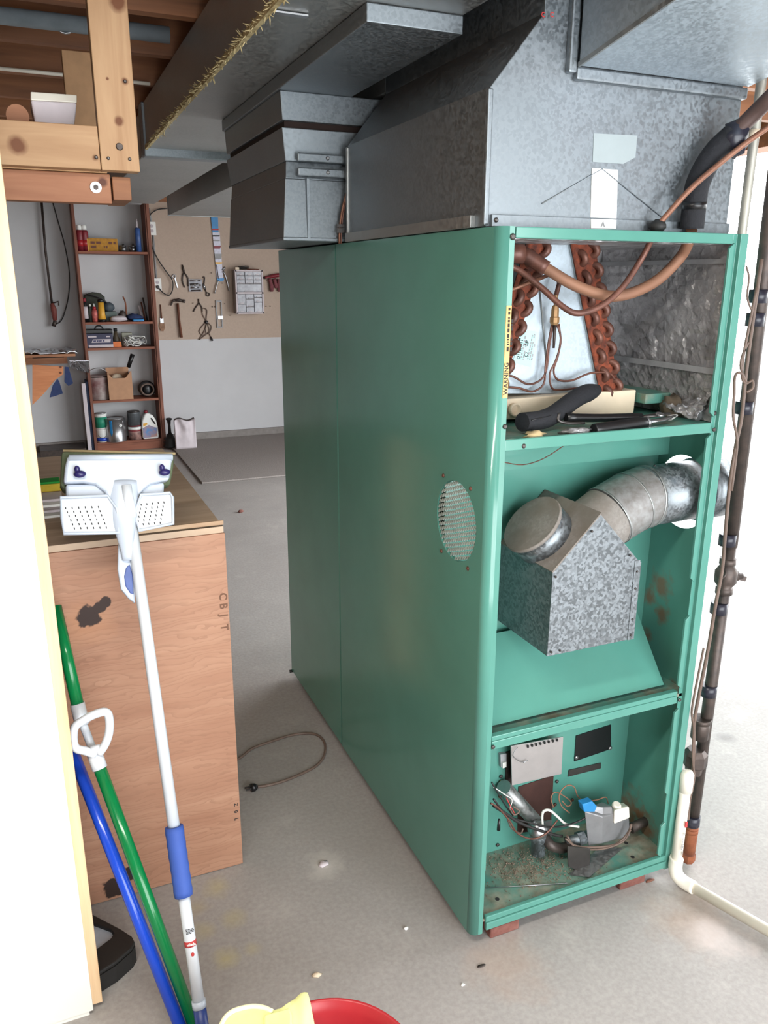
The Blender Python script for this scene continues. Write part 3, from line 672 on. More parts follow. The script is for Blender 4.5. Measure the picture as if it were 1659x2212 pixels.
for pts, y_, r_, m_ in ((((1230, 1756), (1212, 1740), (1208, 1716), (1224, 1697), (1240, 1700), (1248, 1720), (1262, 1730), (1290, 1728), (1308, 1722), (1314, 1736)), .13, .0016, 'dullcu'),
                        (((1196, 1745), (1190, 1724), (1200, 1711), (1222, 1722), (1234, 1734), (1226, 1742), (1214, 1730)), .14, .0016, 'dullcu'),
                        (((1172, 1785), (1172, 1756), (1186, 1750), (1204, 1764), (1222, 1780), (1250, 1786)), .10, .0034, 'wirewhite'),
                        (((1066, 1726), (1086, 1752), (1110, 1768), (1140, 1776), (1180, 1786), (1220, 1784), (1262, 1768), (1288, 1742)), .09, .0026, 'wireblack'),
                        (((1066, 1740), (1090, 1756), (1120, 1776), (1160, 1792), (1200, 1804), (1214, 1806)), .085, .004, 'wireblack'),
                        (((1060, 1735), (1076, 1745), (1100, 1772), (1118, 1800), (1150, 1812), (1180, 1800), (1204, 1772)), .08, .0022, 'oldcu'),
                        (((1066, 1700), (1090, 1716), (1106, 1728), (1100, 1748)), .10, .0014, 'wirewhite'), (((1094, 1724), (1102, 1740), (1112, 1758)), .10, .0014, 'redink'),
                        (((1062, 1690), (1075, 1712), (1092, 1740), (1108, 1762)), .10, .002, 'wireblack'),
                        (((1225, 1806), (1240, 1826), (1280, 1830), (1330, 1824), (1356, 1800), (1364, 1780)), .065, .003, 'wirebrown'), (((1222, 1812), (1250, 1832), (1300, 1834), (1345, 1818), (1362, 1792)), .062, .0026, 'wirebrown'), (((1096, 1770), (1106, 1790), (1124, 1800), (1130, 1790)), .1, .002, 'wirebrown'), (((1100, 1745), (1110, 1760), (1122, 1752), (1108, 1742)), .095, .002, 'wirebrown')):
    obj('wire', MB().tube(smooth([at(a, b, y=y_) for a, b in pts]), r_, 6), m_, fu)
tc_ = at(1078, 1770, y=.09); obj('wire_clip', MB().tube([tc_, tc_-V(0, 0, .03)], [.003, .0045], 8), 'black', fu)
obj('fallen_rod', MB().tube([at(1048, 1918, z=.066), at(1225, 1908, z=.066)], .0014, 6), 'steel', fu)
li = MB()
for i in range(900):
    c = at(random.gauss(1150, 60), random.gauss(1870, 24), z=.0625)
    if not (.04 < c.x < .55 and .015 < c.y < .19): continue
    d = V(random.uniform(-1, 1), random.uniform(-1, 1), random.uniform(0, .6))*random.uniform(.002, .007)
    li.tube([c, c+d*.5+V(0, 0, .001), c+d], random.uniform(.0005, .0013), 3)
lo_ = obj('lint_and_dust', li, plain('lint', (142, 124, 108), .95, var=.3), fu); lo_['kind'] = 'stuff'

# ------------------------------------------------------------------ things at the furnace
for px, py, lbl in ((1080, 2012, 'red paver brick under the left front corner of the furnace'), (1368, 1905, 'red paver brick under the right front corner of the furnace')):
    c = at(px, py+8, z=0); BXO = .012 if px < 1200 else -.004
    m = MB().box((c.x-.040+BXO, c.y-.002, 0), (c.x+.040+BXO, c.y+.16, .0285))
    o = obj('brick', m, 'brick', None, (c.x, c.y, 0), bevel=.004); tag(o, lbl, 'brick', 'bricks under the furnace')

ft = thing('foam_tube', 'black foam pipe insulation offcut lying across the cream drain pan', 'insulation', at(1200, 915, z=1.2))
fa, fb, fm = at(1128, 912, y=.06), at(1290, 842, y=.155), at(1185, 902, y=.085)
obj('foam_sleeve', MB().tube(smooth([fa, fm, fa.lerp(fb, .72)+V(0, 0, .002), fb]), [.0195]*3+[.020]*8+[.017, .012], 16), 'foam', ft)
obj('slit', MB().tube([fa+V(.01, -.018, .006), fm+V(0, -.017, .008)], .0012, 5), 'black', ft)
pp = thing('pliers', 'black handled pliers lying along the coil shelf edge', 'pliers', at(1400, 912, z=1.2))
obj('handle', MB().tube(smooth([at(1282, 928, y=.022), at(1340, 920, y=.026), at(1396, 913, y=.034)]), [.0125]*4+[.0135]*4+[.012], 12), 'black', pp, bevel=.002)
obj('handle', MB().tube(smooth([at(1222, 902, y=.075), at(1300, 903, y=.072), at(1385, 901, y=.060)]), [.009]*9, 12), 'black', pp)
obj('handle_collar', MB().tube([at(1393, 914, y=.0335), at(1398, 913, y=.0345)], .0128, 12), 'steel', pp)
obj('shank', MB().tube([at(1396, 912, y=.034), at(1430, 907, y=.045), at(1458, 898, y=.06)], [.008, .009, .004], 10, flat=.5), 'steel', pp)
obj('shank', MB().tube([at(1380, 901, y=.060), at(1425, 896, y=.058), at(1446, 893, y=.066)], [.007, .009, .005], 10, flat=.5), 'darksteel', pp)
obj('pivot', MB().lathe([(.009, 0), (.009, .004)], at(1425, 897, y=.045), (0,-.3,1), 14), 'steel', pp)
obj('jaw', MB().tube([at(1446, 903, y=.06), at(1462, 897, y=.068)], [.007, .003], 8), 'wirewhite', pp)
rl = MB().tube(smooth([at(1208, 893, y=.07), at(1206, 908, y=.066), at(1226, 914, y=.06), at(1262, 914, y=.06)]), .0035, 8)
obj('spring_handle', rl, 'darksteel', pp)
def scrap(name, px, py, y, r, mat, lbl, jit=.5):
    c = at(px, py, y=y); zf = 1.1985
    c.z = zf+r[2]*.82
    o = obj(name, MB().ball(c, r, 14, jit), mat, None, (c.x, c.y, zf)); tag(o, lbl, 'debris', 'scraps on the coil shelf'); return o
scrap('insulation_wad', 1455, 868, .13, (.022, .03, .026), plain('brown_wad', (96, 84, 70), .95, var=.3), 'brown wad of old insulation by the foil wall', .7)
scrap('foil_scrap', 1505, 900, .075, (.022, .035, .02), 'foil', 'crumpled silver foil scrap beside the right post', .9)
scrap('foil_scrap', 1245, 922, .03, (.035, .012, .006), 'foil', 'flat shiny foil shred behind the black plier handle', .9)
scrap('debris_crumb', 1155, 938, .025, (.022, .012, .007), plain('tan_crumb', (186, 164, 124), .95, var=.2), 'tan insulation crumbs at left of the coil shelf', .8)
scrap('paper_scrap', 1487, 912, .09, (.011, .006, .008), 'paper', 'small white paper scrap between foil scrap and wad', .5)

# refrigerant lines
ls = thing('suction_line', 'thick copper suction line with black foam sleeve rising from coil', 'pipe', at(1330, 640, y=.1))
thick = [at(1085, 548, y=.17), at(1130, 548, y=.16), at(1180, 580, y=.135), at(1250, 620, y=.11), at(1330, 640, y=.09), at(1410, 612, y=.085), at(1468, 558, y=.075), at(1488, 520, y=.045), at(1494, 497, y=.034)]
thick = [V(max(p.x, .01), p.y, p.z) for p in thick]
obj('copper_line', MB().tube(smooth(thick, 5), .0115, 14), 'dullcu', ls)
obj('braze_socket', MB().tube(smooth(thick[1:3], 5), .0150, 14), 'oldcu', ls); obj('header_tube', MB().tube([thick[0], thick[0].lerp(thick[1], .7), thick[1]], .0195, 14), 'oldcu', ls)
fsl = [at(1494, 494, y=.029), at(1499, 450, y=.027), at(1508, 395, y=.022), at(1540, 335, y=.02), at(1585, 290, y=.0), at(1630, 245, y=-.03), at(1700, 175, y=-.08), at(1700, 175, y=-.08)+V(.10, -.05, .12), at(1700, 175, y=-.08)+V(.13, -.07, .27)]
obj('foam_sleeve', MB().tube(smooth(fsl[:5], 5), .0235, 16), 'foam', ls)
obj('upper_copper', MB().tube(smooth(fsl[4:], 5), .0155, 14), plain('dark_copper', (84, 66, 62), .5, .3, var=.15), ls)
obj('foil_band', MB().tube([at(1498, 452, y=.027), at(1500, 436, y=.026)], .0242, 16), 'black', ls)
obj('tape_wrap', MB().ball(at(1588, 300, y=-.002), (.028, .026, .032), 14, .4), 'tape', ls)
l2 = thing('liquid_line', 'thin copper liquid line looping inside the coil compartment', 'pipe', at(1250, 680, y=.1))
thin = [at(1085, 572, y=.15), at(1118, 582, y=.14), at(1170, 622, y=.11), at(1215, 662, y=.08), at(1250, 677, y=.065), at(1300, 660, y=.06), at(1345, 620, y=.06), at(1385, 560, y=.06), at(1410, 512, y=.042), at(1418, 494, y=.033)]
thin = [V(max(p.x, .01), p.y, p.z) for p in thin]
obj('copper_line', MB().tube(smooth(thin, 5), .0062, 12), 'oldcu', l2)
obj('upper_line', MB().tube(smooth([at(1418, 492, y=.03), at(1440, 465, y=.02), at(1500, 400, y=.0), at(1590, 325, y=-.025), at(1659, 275, y=-.05), at(1740, 215, y=-.08), at(1740, 215, y=-.08)+V(.12, -.05, .10), at(1740, 215, y=-.08)+V(.16, -.07, .30)], 5), .0055, 12), 'cu', l2)
obj('rubber_grommet', MB().ball(at(1421, 489, y=.03), (.017, .017, .013), 12, .3), 'blackrub', l2)

cn = thing('steel_conduit', 'grey galvanised conduit rising beside the right end of plenum', 'pipe', at(1602, 510, y=.1))
obj('tube', MB().tube([at(1595, 548, y=.03), at(1602, 510, y=.03), at(1648, 150, y=.03), V(at(1648, 150, y=.03).x, .03, 2.145)], .0098, 14), plain('conduit', (172, 170, 160), .5, .5, var=.08), cn)
obj('coupling', MB().tube([at(1628, 300, y=.03), at(1631, 280, y=.03)], .0115, 12), 'cream', cn)

gp = thing('gas_pipe', 'black iron gas pipe with taped wires standing right of the furnace', 'pipe', at(1490, 1850, y=.03))
g = lambda px, py, y=.02: at(px, py, y=y)
top = g(1655, 520); bot = g(1497, 1770); ax_ = (bot-top)
top2 = top-ax_*.55
obj('riser', MB().tube([top2, g(1577, 1180)], .0168, 16), 'iron', gp)
obj('lower_riser', MB().tube([g(1577, 1180), bot], .0150, 16), 'iron', gp)
gd = ax_.normalized()
c = g(1568, 1244); vk = obj('gas_cock', MB().lathe([(.019, -.045), (.019, -.03), (.016, -.028), (.026, -.012), (.026, .014), (.016, .028), (.020, .03), (.020, .045)], c, gd, 14), 'iron', gp)
obj('cock_lever', MB().lathe([(.013, .015), (.013, .028), (.007, .030), (.007, .040)], c, (.9,-.35,0), 12), 'iron', vk)
obj('cock_lever', MB().beam(c+V(.030, -.012, -.004), c+V(.046, -.018, -.008), .005, .012), 'iron', vk)
obj('cock_boss', MB().lathe([(.013, .012), (.013, .030)], c, (-.8,-.2,.4), 12), 'iron', vk)
c = g(1513, 1572); obj('coupling', MB().lathe([(.022, -.028), (.022, .028)], c, gd, 14), 'iron', gp)
obj('coupling_ring', MB().lathe([(.024, -.028), (.024, -.016)], c, gd, 14), 'iron', gp)
c = g(1501, 1640); obj('union_nut', MB().lathe([(.020, -.03), (.030, -.018), (.031, .012), (.022, .02), (.020, .04)], c, gd, 8, False), 'iron', gp)
obj('drip_leg', MB().tube([g(1497, 1768), g(1488, 1838)], .0165, 14), 'rustiron', gp)
obj('drip_cap', MB().lathe([(.019, -.012), (.019, .008), (.015, .014)], g(1486, 1850), gd, 8, False), 'rustiron', gp)
obj('drip_collar', MB().lathe([(.0185, -.006), (.0185, .006)], g(1493, 1792), gd, 12), 'rustiron', gp)
for py_ in (640, 690, 880, 1165, 1312, 1490, 1770): 
    t = (py_-520)/(1770-520); c = top.lerp(bot, 0); 
    px_ = 1655+(1497-1655)*((py_-520)/(1770-520)); c = g(px_, py_, .02)
    obj('tape_band', MB().lathe([(.0198, -.014), (.0200, .014)], c-V(.003, 0, 0), gd, 14), 'tape', gp)
def wire(pts, y, r=.003, mat='wirebrown'): return obj('taped_wire', MB().tube(smooth([at(a, b, y=y) for a, b in pts]), r, 6), mat, gp)
wire(((1645, 560), (1628, 680), (1612, 800), (1602, 900), (1590, 960), (1576, 1050), (1566, 1160), (1560, 1230), (1545, 1310), (1530, 1400), (1512, 1490), (1500, 1560), (1498, 1640), (1490, 1720), (1486, 1770)), .0, .0042)
wire(((1635, 620), (1615, 720), (1606, 770), (1603, 815), (1612, 828), (1625, 822), (1626, 838), (1612, 848)), -.002)
wire(((1612, 825), (1600, 806), (1588, 812), (1586, 850), (1584, 900), (1592, 950), (1588, 1000), (1580, 1060)), -.003, .0032)
wire(((1607, 815), (1600, 790), (1606, 762), (1616, 740)), -.002, .003)
wire(((1520, 1400), (1508, 1460), (1500, 1500), (1494, 1540), (1498, 1570), (1496, 1640), (1500, 1680), (1490, 1730)), -.005, .0026)
wire(((1622, 668), (1614, 640), (1618, 600), (1612, 575)), -.004, .0022)
pv = thing('pvc_drain', 'white plastic drain pipe running down and along the floor', 'pipe', at(1455, 1890, z=.0))
e0 = at(1456, 1893, z=.018); PT = at(1480, 1672, y=e0.y-.0)
PT = V(e0.x+.012, e0.y+.01, .315)
pe_ = at(1659, 2010, z=.018); dr = (pe_-e0).normalized()
obj('riser', MB().tube([PT, V(e0.x, e0.y, .045)], .0135, 16), 'pvc', pv)
obj('elbow', MB().tube(smooth([V(e0.x+.001, e0.y, .075), V(e0.x, e0.y, .048), V(e0.x, e0.y, .026)+dr*.008, e0+dr*.028, e0+dr*.055]), .0172, 16), 'pvc', pv)
obj('run', MB().tube([e0+dr*.045, e0+dr*1.1], .0140, 16), 'pvc', pv)
obj('cap', MB().lathe([(.0165, -.05), (.0165, 0), (.012, .007), (.004, .009)], PT, (0,0,1), 16), 'pvc', pv)
printing(pv, V(e0.x+.0015, e0.y-.0139, .160), V(0,0,-1), V(1,.2,0).normalized(), .07, 2, .0032, 'grey', .7)
obj('red_print', B((e0.x+.001, e0.y-.0148, .176), (e0.x+.008, e0.y-.0128, .192)), 'redink', pv)
cu_ = thing('capillary_line', 'thin copper tube clipped to the crumpled return duct', 'pipe', at(735, 520, y=.80))
obj('tube', MB().tube(smooth([at(733, 526, y=.80), at(734, 490, y=.80), at(740, 450, y=.80), at(748, 418, y=.80)]), .0028, 6), 'cu', cu_)
obj('tube', MB().tube(smooth([at(737, 526, y=.80), at(738, 490, y=.80), at(744, 448, y=.80), at(752, 414, y=.80)]), .0022, 6), 'oldcu', cu_)
obj('clamp', MB().beam(at(728, 498, y=.797), at(744, 498, y=.797), .006, .012), 'darksteel', cu_); obj('clamp', MB().beam(at(728, 488, y=.797), at(744, 488, y=.797), .006, .008), 'darksteel', cu_)

# ------------------------------------------------------------------ hanging lumber rack, top left
lr = thing('lumber_rack', 'pale pine rack of bolted boards hung from the joists', 'rack', (-.7, .6, 1.66))
yb = .56
a, b = at(220, 367, y=yb), at(303, 372, y=yb)
kn = dict(wob=.3, soft=.5, wsc=30)
def pine_k(name, base, grain, pts): return wood(name, (164, 124, 88), (194, 158, 120), grain, 30, 12, knots=[(tuple(p-V(-.7, .6, 1.66)), r, (112, 66, 36), kn) for p, r in pts])
mpost = pine_k('pine_post', 0, 'z', [(at(258, 262, y=yb), .012), (at(232, 170, y=yb), .004), (at(270, 175, y=yb), .009), (at(255, 5, y=yb), .02)])
obj('front_post', B((a.x, yb, a.z), (b.x, yb+.038, 2.15)), mpost, lr, bevel=.002)
c0, c1 = at(14, 262, y=yb), at(219, 366, y=yb)
mrail = pine_k('pine_rail', 0, 'x', [(at(36, 312, y=yb), .022), (at(206, 340, y=yb), .009)])
obj('rail', B((-1.1, yb+.004, c1.z), (a.x-.001, yb+.042, at(219, 272, y=yb).z)), mrail, lr, bevel=.002)
d0, d1 = at(237, 376, y=yb+.045), at(237, 440, y=yb+.045)
mlow = wood('shaded_pine_knots', (140, 90, 62), (176, 124, 92), 'x', 30, 12, knots=[(tuple(at(222, 393, y=yb+.045)-V(-.7, .6, 1.66)), .012, (90, 50, 34), kn)])  # darker pine: the shade on this board is put into its colour
obj('lower_board', B((-1.1, yb+.045, d1.z), (d0.x, yb+.083, d0.z)), mlow, lr, bevel=.002)
obj('cleat', B((-1.1, yb+.043, d0.z+.001), (d0.x-.005, yb+.12, d0.z+.012)), 'pine_x', lr, bevel=.001)
obj('cross_arm', B((d0.x+.004, yb+.05, d1.z+.008), (d0.x+.042, yb+.20, d0.z-.004)), 'joist', lr, bevel=.002)
e, f_ = at(148, 268, y=.98), at(212, 268, y=.98)
obj('back_post', B((e.x, .98, e.z-.05), (f_.x, 1.018, at(148, 108, y=.98).z)), plain('shaded_pine', (176, 136, 98), .7), lr, bevel=.002)
obj('shelf_slat', B((-1.1, yb+.05, c1.z+.055), (a.x+.02, .95, c1.z+.062)), 'pine_x', lr)
wc = at(207, 405, y=yb+.044)
obj('washer', MB().lathe([(.0115, 0), (.0115, .003)], wc, (0,-1,0), 20), 'steel', lr); obj('bolt_head', MB().lathe([(.0055, .003), (.0055, .006)], wc, (0,-1,0), 6, False), 'iron', lr)
obj('bolt_head', MB().lathe([(.0075, 0), (.006, .005)], at(258, 317, y=yb), (0,-1,0), 12), 'iron', lr)
for px_, py_ in ((234, 342), (280, 344), (270, 176), (208, 340)): screw(lr, at(px_, py_, y=yb), (0,-1,0), .0035)
bx_ = thing('white_carton', 'small white carton standing on the hanging pine rack', 'carton', at(116, 268, y=.70))
q0 = [at(76, 268, y=.68), at(160, 271, y=.68), at(160, 271, y=.68)+V(0, .08, 0), at(76, 268, y=.68)+V(0, .08, 0)]
q1 = [at(66, 216, y=.67), at(166, 222, y=.67), at(166, 222, y=.67)+V(0, .1, 0), at(66, 216, y=.67)+V(0, .1, 0)]
for q in q0: q.z = min(q.z, q0[0].z)
obj('body', MB().hexa(q0, q1), 'bagpaper', bx_, bevel=.004)
obj('lid_flap', MB().hexa(q1, [at(66, 198, y=.675), at(166, 205, y=.675), at(166, 205, y=.675)+V(0, .09, 0), at(66, 198, y=.675)+V(0, .09, 0)]), 'pvc', bx_, bevel=.002)
lg = obj('wood_offcut', MB().lathe([(.022, 0), (.022, .25)], at(38, 250, y=.64), (0,1,0), 16), 'pine_red', None, at(38, 262, y=.64)); tag(lg, 'round brown wood offcut end beside the white carton', 'wood')
gr = obj('grey_pipe', MB().tube([(-2.5, 1.30, 2.168), (-.34, 1.30, 2.168)], .022, 14), plain('bluegrey_pipe', (120, 128, 134), .6), None, (-1.4, 1.3, 2.145)); tag(gr, 'blue grey pipe running under the ceiling joists', 'pipe')
hk = obj('pipe_hook', MB().tube(arc((-.62, 1.30, 2.168), .025, .3, 3.6, (1,0,0), (0,0,-1), 8), .003, 6), 'steel', None, (-.62, 1.3, 2.15)); tag(hk, 'small steel hook on the blue grey ceiling pipe', 'hook')
cb = obj('white_cable', MB().tube(smooth([(-2.5, 1.80, 2.143), (-.9, 1.80, 2.145), (-.33, 1.80, 2.141)]), .006, 8), 'pvc', None, (-1.4, 1.8, 2.14)); tag(cb, 'thin white cable stretched under the joists behind the rack', 'cable')

# ------------------------------------------------------------------ white partition at far left
wp = thing('white_partition', 'glaring white board partition with bare wood edge strip', 'partition', (-1.4, .16, 0))
obj('panel', B((-2.55, .157, .012), (-.822, .170, 2.14)), 'white_paint', wp)
obj('edge_strip', B((-.86, .1705, .012), (-.802, .20, 2.14)), 'ply_edge', wp, bevel=.001)
obj('sole_plate', B((-2.55, .16, 0), (-.83, .20, .012)), 'white_paint', wp)

# ------------------------------------------------------------------ plywood crate
CX, CYB, CZ = -.423, .482, .928
def crate_mat():
    kk = dict(wob=.6, soft=.16, wsc=40)
    O = V(-.8, .5, 0)
    ks = [(tuple(at(185, 1345, y=CYB)-O), .07, (186, 132, 92), dict(wob=.6, soft=.7, wsc=14, amt=.4)), (tuple(at(192, 1334, y=CYB)-O), .030, (48, 30, 24), kk), (tuple(at(214, 1314, y=CYB)-O), .015, (48, 30, 24), kk), (tuple(at(229, 1299, y=CYB)-O), .013, (48, 30, 24), kk), (tuple(at(246, 1915, y=CYB)-O), .03, (46, 30, 24), kk), (tuple(at(280, 1888, y=CYB)-O), .022, (46, 30, 24), kk)]
    return wood('plywood_face', (154, 108, 84), (178, 136, 110), 'x', 26, 9, .6, ks, True)
cr_ = thing('plywood_crate', 'large plywood crate with dark knots beside the furnace', 'crate', (-.8, .5, 0))
obj('front_board', B((-1.5, CYB, .002), (CX, CYB+.015, CZ)), crate_mat(), cr_, bevel=.001)
obj('side_board', B((CX-.018, CYB+.016, .002), (CX-.003, 1.44, CZ-.002)), wood('plywood_side', (196, 146, 108), (222, 178, 138), 'y', 26, 9), cr_)
obj('back_board', B((-1.5, 1.425, .002), (CX-.02, 1.44, CZ-.002)), 'ply_edge', cr_)
obj('top_board', B((-1.5, CYB+.003, CZ+.0005), (CX-.002, 1.455, CZ+.016)), wood('weathered_plywood_top', (172, 146, 122), (206, 182, 158), 'x', 20, 9), cr_, bevel=.001)
obj('split_edge', MB().beam(at(280, 1150, y=CYB), at(482, 1128, y=CYB), .006, .010), wood('splintered_ply', (150, 116, 88), (196, 170, 140), 'x', 50, 9), cr_)
M['stencil'] = plain('faded_stencil', (112, 80, 62), .8)
for s_, px_, py_ in (('C', 474, 1282), ('B', 475, 1304), ('J', 476, 1328), ('T', 477, 1350)):
    text(cr_, 'stencil', s_, .026, at(px_, py_, y=CYB-.0006), (0,0,-1), (1,0,0), 'stencil')
for s_, px_, py_ in (('Z', 506, 1736), ('0', 506, 1752), ('L', 507, 1768)):
    text(cr_, 'stencil', s_, .014, at(px_, py_, y=CYB-.0006), (0,0,-1), (1,0,0), 'ink')
# on the crate: sponge and cards
zt_ = CZ+.0165
cdm = MB()
for k in range(4):
    c = at(120, 1118-k*10, z=zt_+.005*k); 
    o = obj('card', B((c.x-.06, c.y, zt_+.007*k), (c.x+.035-.006*k, c.y+.075, zt_+.007*k+.006)), 'paper' if k % 2 == 0 else 'bagpaper', None, (c.x, c.y, zt_+.007*k)); tag(o, ('lowest', 'second', 'third', 'topmost')[k]+' of the white cards stacked on the crate behind the mop', 'card', 'cards on the crate')
c = at(128, 1060, z=zt_+.03); sg = thing('scrub_sponge', 'yellow sponge with green scouring face on the cards', 'sponge', (c.x, c.y, zt_+.0285))
obj('foam', B((c.x-.05, c.y, zt_+.0285), (c.x+.012, c.y+.05, zt_+.05)), plain('sponge_yellow', (206, 180, 60), .9), sg, bevel=.004)
obj('scouring_pad', B((c.x-.05, c.y-.003, zt_+.050), (c.x+.004, c.y+.046, zt_+.056)), plain('scouring_green', (40, 150, 60), .95), sg, bevel=.002)

# ------------------------------------------------------------------ sponge mop standing on its handle
mp_ = thing('sponge_mop', 'white butterfly sponge mop upside down with blue grip', 'mop', at(447, 2290, z=0))
hT, hB = at(272, 1050, y=.415), at(447, 2290, z=.0)
hd_ = (hB-hT)
def hp(py): # point of the handle line at photo height py
    lo, hi = 0., 1.
    for _ in range(40):
        m = (lo+hi)/2; p = hT+hd_*m; d = p-CAM; yy = IMG_H/2-FOC*d.dot(UPV)/d.dot(FWD)
        if yy < py: lo = m
        else: hi = m
    return hT+hd_*lo
obj('upper_handle', MB().tube([hT, hp(1800)], .0120, 18), 'white', mp_)
gp_ = [hp(1785+i*12.5) for i in range(13)]
obj('grip', MB().tube(gp_, [.0182+.0010*(i % 2) for i in range(13)], 18), plain('blue_foam_grip', (52, 82, 160), .7, var=.05), mp_)
obj('lower_handle', MB().tube([hp(1930), hp(2172)], .0118, 18), 'white', mp_)
obj('ferrule', MB().tube([hp(2160), hp(2176)], .0140, 18), 'bluewhite', mp_)
obj('handle_tip', MB().tube([hp(2174), hB+V(0, 0, .01)], .0130, 18), plain('navy_grip', (36, 56, 120), .4), mp_)
hx = V(RGT.x, RGT.y, 0).normalized()*.96+V(0,0,-.0)      # across the head
hx = (at(375, 990, y=.44)-at(140, 990, y=.44)).normalized()
hz = -(hd_.normalized()); hn = hx.cross(hz).normalized()   # hn: towards the viewer or away
if hn.dot(FWD) > 0: hn = -hn
hc = at(257, 1010, y=.425)
def H_(u, w, d): return hc+hx*u+hz*w+hn*d
def msc(px, py): # photo position on the head plane
    d = FWD*FOC+RGT*(px-IMG_W/2)-UPV*(py-IMG_H/2); t = (hc-CAM).dot(hn)/d.dot(hn); return CAM+d*t
def onp(pts, off=0): return [msc(x, y)+hn*off for x, y in pts]
cov = [(146, 984), (375, 982), (371, 1000), (366, 1037), (348, 1040), (325, 1046), (312, 1056), (304, 1066), (296, 1080), (232, 1080), (226, 1062), (205, 1046), (180, 1042), (137, 1044), (140, 1010)]
obj('head_cover', MB().poly(onp(cov, 0), hn*-.030), 'bluewhite', mp_, bevel=.006, seg=3)
obj('head_ridge', MB().tube([msc(149, 989)-hn*.004, msc(373, 987)-hn*.004], .008, 10), 'bluewhite', mp_)
obj('sponge', MB().poly(onp([(134, 968), (381, 974), (380, 1000), (372, 1044), (140, 1056), (131, 1042)], -.030), hn*-.045), 'sponge', mp_, bevel=.006)
obj('sponge_top_skin', MB().tube(onp([(137, 966), (384, 973)], -.034), .003, 6), plain('tan_hem', (170, 150, 112), .9), mp_)
obj('neck', MB().tube(smooth([msc(264, 1040)-hn*.014, msc(265, 1085)-hn*.006, msc(268, 1130)+hn*.002, msc(272, 1170)+hn*.002, msc(276, 1210)-hn*.004]), [.036, .035, .034, .033, .032, .030, .028, .026, .024, .022, .020, .018, .016, .014, .012, .011, .010], 18, flat=.5), 'bluewhite', mp_)
obj('handle_socket', MB().tube([hT-hd_.normalized()*.0+hn*.012, hp(1120)+hn*.006], [.010, .0145], 14), 'white', mp_)
obj('squeeze_bar', MB().poly(onp([(142, 1044), (357, 1040), (356, 1066), (143, 1074)], -.012), hn*-.014), 'bluewhite', mp_, bevel=.005)
for nm, pts, cols, rows, bl, brr, tl_, tr2 in (('wing', [(131, 1076), (232, 1072), (252, 1100), (256, 1152), (138, 1154), (133, 1120)], 6, 6, (160, 1142), (229, 1140), (141, 1098), (212, 1096)), ('wing', [(304, 1070), (366, 1066), (372, 1075), (373, 1132), (300, 1147), (290, 1110)], 5, 6, (296, 1134), (345, 1130), (304, 1091), (353, 1086))):
    w_ = obj('wing', MB().poly(onp(pts, .004), hn*-.006), 'white', mp_, bevel=.002)
    P_ = [msc(x, y)+hn*.007 for x, y in pts]
    obj('wing_rim', MB().tube(P_, .0035, 6, closed=True), 'bluewhite', w_)
    for i in range(cols):
        for j in range(rows):
            u = i/(cols-1); v = j/(rows-1)
            px_ = (tl_[0]+(tr2[0]-tl_[0])*u)*(1-v)+(bl[0]+(brr[0]-bl[0])*u)*v; py_ = (tl_[1]+(tr2[1]-tl_[1])*u)*(1-v)+(bl[1]+(brr[1]-bl[1])*u)*v
            obj('drain_slot', MB().beam(msc(px_, py_-2.3)+hn*.0042, msc(px_+1, py_+2.3)+hn*.0042, .0020, .0006, hn), 'ink', w_)
for px_, py_ in ((172, 1026), (354, 1022)):
    k = msc(px_, py_)+hn*.010
    kk = obj('wing_nut', MB().ball(k, (.0125, .009, .0075), 12), 'navy', mp_)
    obj('nut_tab', MB().ball(k+hx*-.004+hz*.010, (.006, .006, .008), 10), 'navy', kk)
lev = [(262, 1150), (256, 1180), (255, 1230), (262, 1272), (278, 1292), (294, 1304), (292, 1240), (288, 1180), (280, 1150)]
lv = obj('squeeze_lever', MB().poly(onp(lev, -.010), hn*-.012), 'bluewhite', mp_, bevel=.004)
obj('thumb_pad', MB().poly(onp([(281, 1218), (273, 1226), (269, 1245), (272, 1266), (282, 1281), (290, 1284), (288, 1240)], -.008), hn*-.008), plain('pad_blue', (70, 90, 150), .4), lv, bevel=.002)
pr = hp(2036); rb_ = obj('red_logo_band', MB().tube([hp(2030), hp(2042)], .0121, 18), 'redink', mp_)
text(mp_, 'lettering', 'vileda', .0075, pr-hx*.0085+hn*.0126-hz*.002, hx, hz, 'paper', .0006)
printing(mp_, hp(2004)-hx*.007+hn*.0120, hx, hz, .015, 4, .0016, 'ink', .9)
obj('red_emblem', MB().ball(hp(2058)+hn*.0112, (.0035, .0022, .006), 8), 'redink', mp_)

# ------------------------------------------------------------------ green and blue poles
gpo = thing('green_pole', 'green broom pole with white D shaped grip', 'broom', at(437, 2262, z=0))
gB = at(437, 2262, z=.0); gM = at(214, 1655, y=.215); gT = at(150, 1440, y=.29)
gT = gM+(gM-gB)*.42; 
def along(a, b, px=None, py=None):
    lo, hi = -.6, 2.
    for _ in range(50):
        m = (lo+hi)/2; p = a+(b-a)*m; d = p-CAM; yy = IMG_H/2-FOC*d.dot(UPV)/d.dot(FWD)
        if yy > py: lo = m
        else: hi = m
    return a+(b-a)*lo
obj('lower_pole', MB().tube([gB, along(gB, gM, py=1648)], .0125, 18), 'greenpole', gpo)
obj('lower_ferrule', MB().tube([along(gB, gM, py=1660), along(gB, gM, py=1625)], .0150, 18), 'white', gpo)
uT = at(146, 1425, y=.335); uB = at(186, 1600, y=.25)
obj('upper_ferrule', MB().tube([at(167, 1520, y=.287), at(178, 1565, y=.272)], .0145, 18), 'white', gpo)
obj('upper_pole', MB().tube([at(120, 1310, y=.40), at(168, 1524, y=.286)], .0125, 18), 'greenpole', gpo)
obj('shank', MB().tube([at(174, 1550, y=.276), at(208, 1640, y=.24)], .0085, 14), 'white', gpo)
